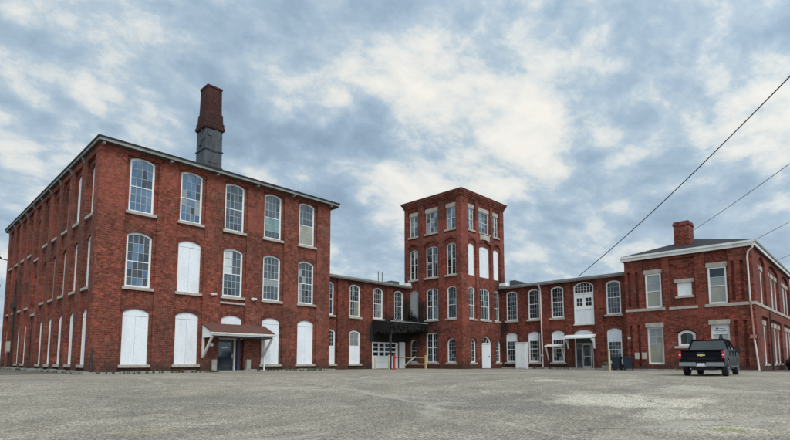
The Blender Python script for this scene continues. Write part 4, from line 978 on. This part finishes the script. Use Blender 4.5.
    b = MB(); b.box((-.1, -hw+.02, .5), (.09, -.22, .68), CHROME); b.box((-.1, .22, .5), (.09, hw-.02, .68), CHROME); b.box((-.08, -.22, .46), (.09, .22, .62), CHROME)
    b.box((-.12, -.85, .68), (.1, .85, .7), PLAST); b.build('rear_bumper', r)
    b = MB(); b.box((-.1, -.16, .5), (-.082, .16, .64), PLATE); b.build('licence_plate', r)
    b = MB(); b.box((5.7, -.9, .42), (5.85, .9, .65), CHROME); b.build('front_bumper', r)
    b = MB(); b.tube([(.2, .5, .36), (1.6, .5, .36)], .04, CHROME); b.build('exhaust', r)
    for x in (1.22, 4.78):
        for s in (-1, 1): wheel(r, x, s*(hw+.0), .42, s)
    return r
truck()
def car():
    r = empty('parked_car', 'dark car parked beside the right side wall at the picture edge', 'car', loc=(56.1, 4.7, 0), rz=R(178))
    hw = .88; ar = [(.85, .34, .4), (3.5, .34, .4)]
    b = MB()
    poly = side_poly([(4.4, .62), (4.2, .78), (3.3, .92), (.9, .98), (.1, .95), (0, .6)], ar, .3)
    for s in (-1, 1): b.prism([(x, s*(hw-.08), z) for x, z in poly], (0, s*.08, 0), PAINT)
    b.prism([(x, -hw+.08, z) for x, z in [(4.4, .45), (4.4, .62), (4.2, .78), (3.3, .92), (.9, .98), (.1, .95), (0, .6), (0, .45)]], (0, 2*hw-.16, 0), PAINT); b.build('body', r)
    b = MB()
    for s in (-1, 1): b.face([(.35, s*.82, .96), (3.35, s*.82, .92), (2.5, s*.62, 1.42), (1.1, s*.62, 1.42)], CGL)
    b.face([(.35, -.82, .96), (.35, .82, .96), (1.1, .62, 1.42), (1.1, -.62, 1.42)], CGL); b.face([(3.35, -.82, .92), (3.35, .82, .92), (2.5, .62, 1.42), (2.5, -.62, 1.42)], CGL); b.build('cab_glass', r)
    b = MB(); b.box((1.05, -.64, 1.41), (2.55, .64, 1.46), PAINT)
    for s in (-1, 1): b.tube([(.35, s*.83, .96), (1.1, s*.63, 1.42)], .04, PAINT, 6); b.tube([(3.35, s*.83, .92), (2.5, s*.63, 1.42)], .03, PAINT, 6); b.tube([(1.8, s*.83, .94), (1.75, s*.63, 1.42)], .035, PAINT, 6)
    b.build('roof', r)
    for s in (-1, 1):
        b = MB(); b.box((-.03, s*.5, .68), (.06, s*.86, .86), TAIL); b.build('tail_lamp', r)
        for x in (.85, 3.5): wheel(r, x, s*hw, .33, s)
car()

# ------------------------------------------------------------------ overhead wires and their pole (outside the frame, right)
EYE = V((0, 0, .75))
pw = V((28.0, .66, 0))
PL = empty('utility_pole', 'wooden utility pole carrying the overhead cables, just right of the view', 'pole', loc=pw)
def pole():
    b = MB(); b.tube([(0,0,-.3), (0,0,15.6)], .17, FASC, 10, r1=.11); b.build('shaft', PL)
    b = MB(); b.box((-.06, -1.1, 15.0), (.06, 1.1, 15.15), FASC); b.build('cross_arm', PL)
pole()
def cable(p0, p1, sag, r, label):
    p0, p1 = V(p0), V(p1); pts = [p0.lerp(p1, t/24)-V((0, 0, 4*sag*(t/24)*(1-t/24))) for t in range(25)]
    b = MB(); b.tube(pts, r, WIRE, 6); o = b.build('overhead_cable'); tag(o, label, 'cable', 'overhead cables'); return o
cable((28., .38, 15.2), (43.85, 19.3, 8.42), .45, .03, 'thick black overhead cable descending to the eave of the right wing')
cable((28., .66, 10.7), (46.15, 10.54, 11.45), .1, .016, 'thin overhead cable tied to the side of the brick chimney of the corner building')
cable((28., .8, 7.75), (43.2, 5.95, 9.4), .0, .013, 'thin overhead cable meeting the front corner of the hip roof')
cable((28., .9, 6.05), (53., 6.0, 9.3), .0, .013, 'thin overhead cable meeting the side eave of the hip roof')

# ================================================================== LIGHT AND SKY
SUN_EL, SUN_AZ = 50, 200      # azimuth of the sun measured clockwise from +Y
wd_ = bpy.data.worlds.new('World'); sc.world = wd_; wd_.use_nodes = True
nt = wd_.node_tree; nt.nodes.clear()
class W(NT):
    def __init__(s): s.t = nt; s.b = None
g = W()
sky = g.n('ShaderNodeTexSky', sky_type='NISHITA'); sky.sun_disc = False; sky.sun_elevation = R(SUN_EL); sky.sun_rotation = R(SUN_AZ); sky.air_density = 1.; sky.dust_density = 2.
d = g.n('ShaderNodeTexCoord').outputs['Generated']
sp = g.n('ShaderNodeSeparateXYZ', {0: d}); zc = g.math('ADD', g.math('MAXIMUM', sp.outputs[2], 0.), .34)
pv = g.n('ShaderNodeCombineXYZ', {0: g.math('DIVIDE', sp.outputs[0], zc), 1: g.math('DIVIDE', sp.outputs[1], zc), 2: 0.}).outputs[0]
pv = g.n('ShaderNodeMapping', {'Vector': pv, 'Location': (3.7, 1.2, 0.), 'Rotation': (0, 0, R(20)), 'Scale': (1.0, 1.15, 1.)}).outputs[0]
wv = g.n('ShaderNodeTexNoise', {'Vector': pv, 'Scale': 2.2, 'Detail': 4., 'Roughness': .55}).outputs['Color']
pw_ = g.n('ShaderNodeVectorMath', {0: pv, 1: g.n('ShaderNodeVectorMath', {0: wv, 3: .13}, operation='SCALE').outputs[0]}, operation='ADD').outputs[0]
n1 = g.noise(pw_, 3.3, 10, .60); n2 = g.noise(pw_, 13., 7, .6)
n3 = g.noise(g.n('ShaderNodeMapping', {'Vector': pv, 'Location': (9, 4, 0)}).outputs[0], 1.3, 3, .5)
vo = g.n('ShaderNodeTexVoronoi', {'Vector': pw_, 'Scale': 10., 'Smoothness': .6}, feature='SMOOTH_F1').outputs['Distance']
vo = g.math('SUBTRACT', vo, .45)
f = g.math('ADD', g.math('MULTIPLY', n1, .70), g.math('ADD', g.math('MULTIPLY', n2, .17), g.math('ADD', g.math('MULTIPLY', n3, .16), g.math('MULTIPLY', vo, -.10))))
def lobe(yaw, el, width, amp):
    a, e = R(45.87+yaw), R(el); v = (math.sin(a)*math.cos(e), math.cos(a)*math.cos(e), math.sin(e))
    dt = g.n('ShaderNodeVectorMath', {0: d, 1: v}, operation='DOT_PRODUCT').outputs['Value']
    return g.math('MULTIPLY', g.math('POWER', g.math('MAXIMUM', dt, 0.), width), amp)
f = g.math('ADD', f, lobe(9, 24, 60, .05)); f = g.math('ADD', f, lobe(24, 28, 14, .045)); f = g.math('ADD', f, lobe(-38, 27, 40, .045)); f = g.math('SUBTRACT', f, lobe(-15, 20, 30, .01))
f = g.math('SUBTRACT', f, .019)
cl_ = g.ramp(f, [(.36, (.27,.375,.49)), (.43, (.335,.45,.57)), (.48, (.41,.53,.64)), (.515, (.50,.605,.69)), (.545, (.66,.72,.74)), (.585, (.81,.82,.79)), (.65, (.93,.905,.84))])
# thin even veil near the horizon
hz = g.ramp(sp.outputs[2], [(0, 1.), (.12, .75), (.38, 0.)])
cl_ = g.mix(g.math('MULTIPLY', hz, .4), cl_, (.50,.61,.70))
cl10 = g.mix(1., cl_, (10., 10., 10.), 'MULTIPLY')
# clouds are brighter overhead and on the sun's side, behind the viewer
sa, se = R(SUN_AZ), R(SUN_EL)
dt = g.n('ShaderNodeVectorMath', {0: d, 1: (math.sin(sa)*math.cos(se), math.cos(sa)*math.cos(se), math.sin(se))}, operation='DOT_PRODUCT').outputs['Value']
glow = g.math('ADD', 1., g.math('MULTIPLY', g.math('POWER', g.math('MAXIMUM', g.math('MULTIPLY_ADD', dt, .5, .5), 0.), 5.), 2.2))
cl10 = g.mix(1., cl10, g.n('ShaderNodeCombineXYZ', {0: glow, 1: glow, 2: glow}).outputs[0], 'MULTIPLY')
skc = g.mix(.93, sky.outputs[0], cl10)
bg = g.n('ShaderNodeBackground', {'Color': skc, 'Strength': .1}); out = g.n('ShaderNodeOutputWorld', {0: bg.outputs[0]})
sl = bpy.data.lights.new('sun', 'SUN'); sl.energy = 1.5; sl.angle = R(20); sl.color = (1, .93, .82)
so = bpy.data.objects.new('sun', sl); col.objects.link(so)
sv = V((math.sin(sa)*math.cos(se), math.cos(sa)*math.cos(se), math.sin(se))); so.rotation_euler = sv.to_track_quat('Z', 'Y').to_euler(); so.location = sv*60

# ================================================================== CAMERA
cd = bpy.data.cameras.new('camera'); cm = bpy.data.objects.new('camera', cd); col.objects.link(cm); sc.camera = cm
cd.sensor_width = 36; cd.lens = 36*501/790; cd.shift_y = (312.7-220)/790; cd.clip_end = 3000; cd.clip_start = .05
cm.location = EYE; cm.rotation_euler = (R(90+5.49), 0, R(-45.87))
sc.render.resolution_x = 1024; sc.render.resolution_y = 570
sc.view_settings.view_transform = 'Standard'; sc.view_settings.look = 'None'; sc.view_settings.exposure = 0.0; sc.view_settings.gamma = 1
try: sc.view_settings.use_curve_mapping = False
except Exception: pass
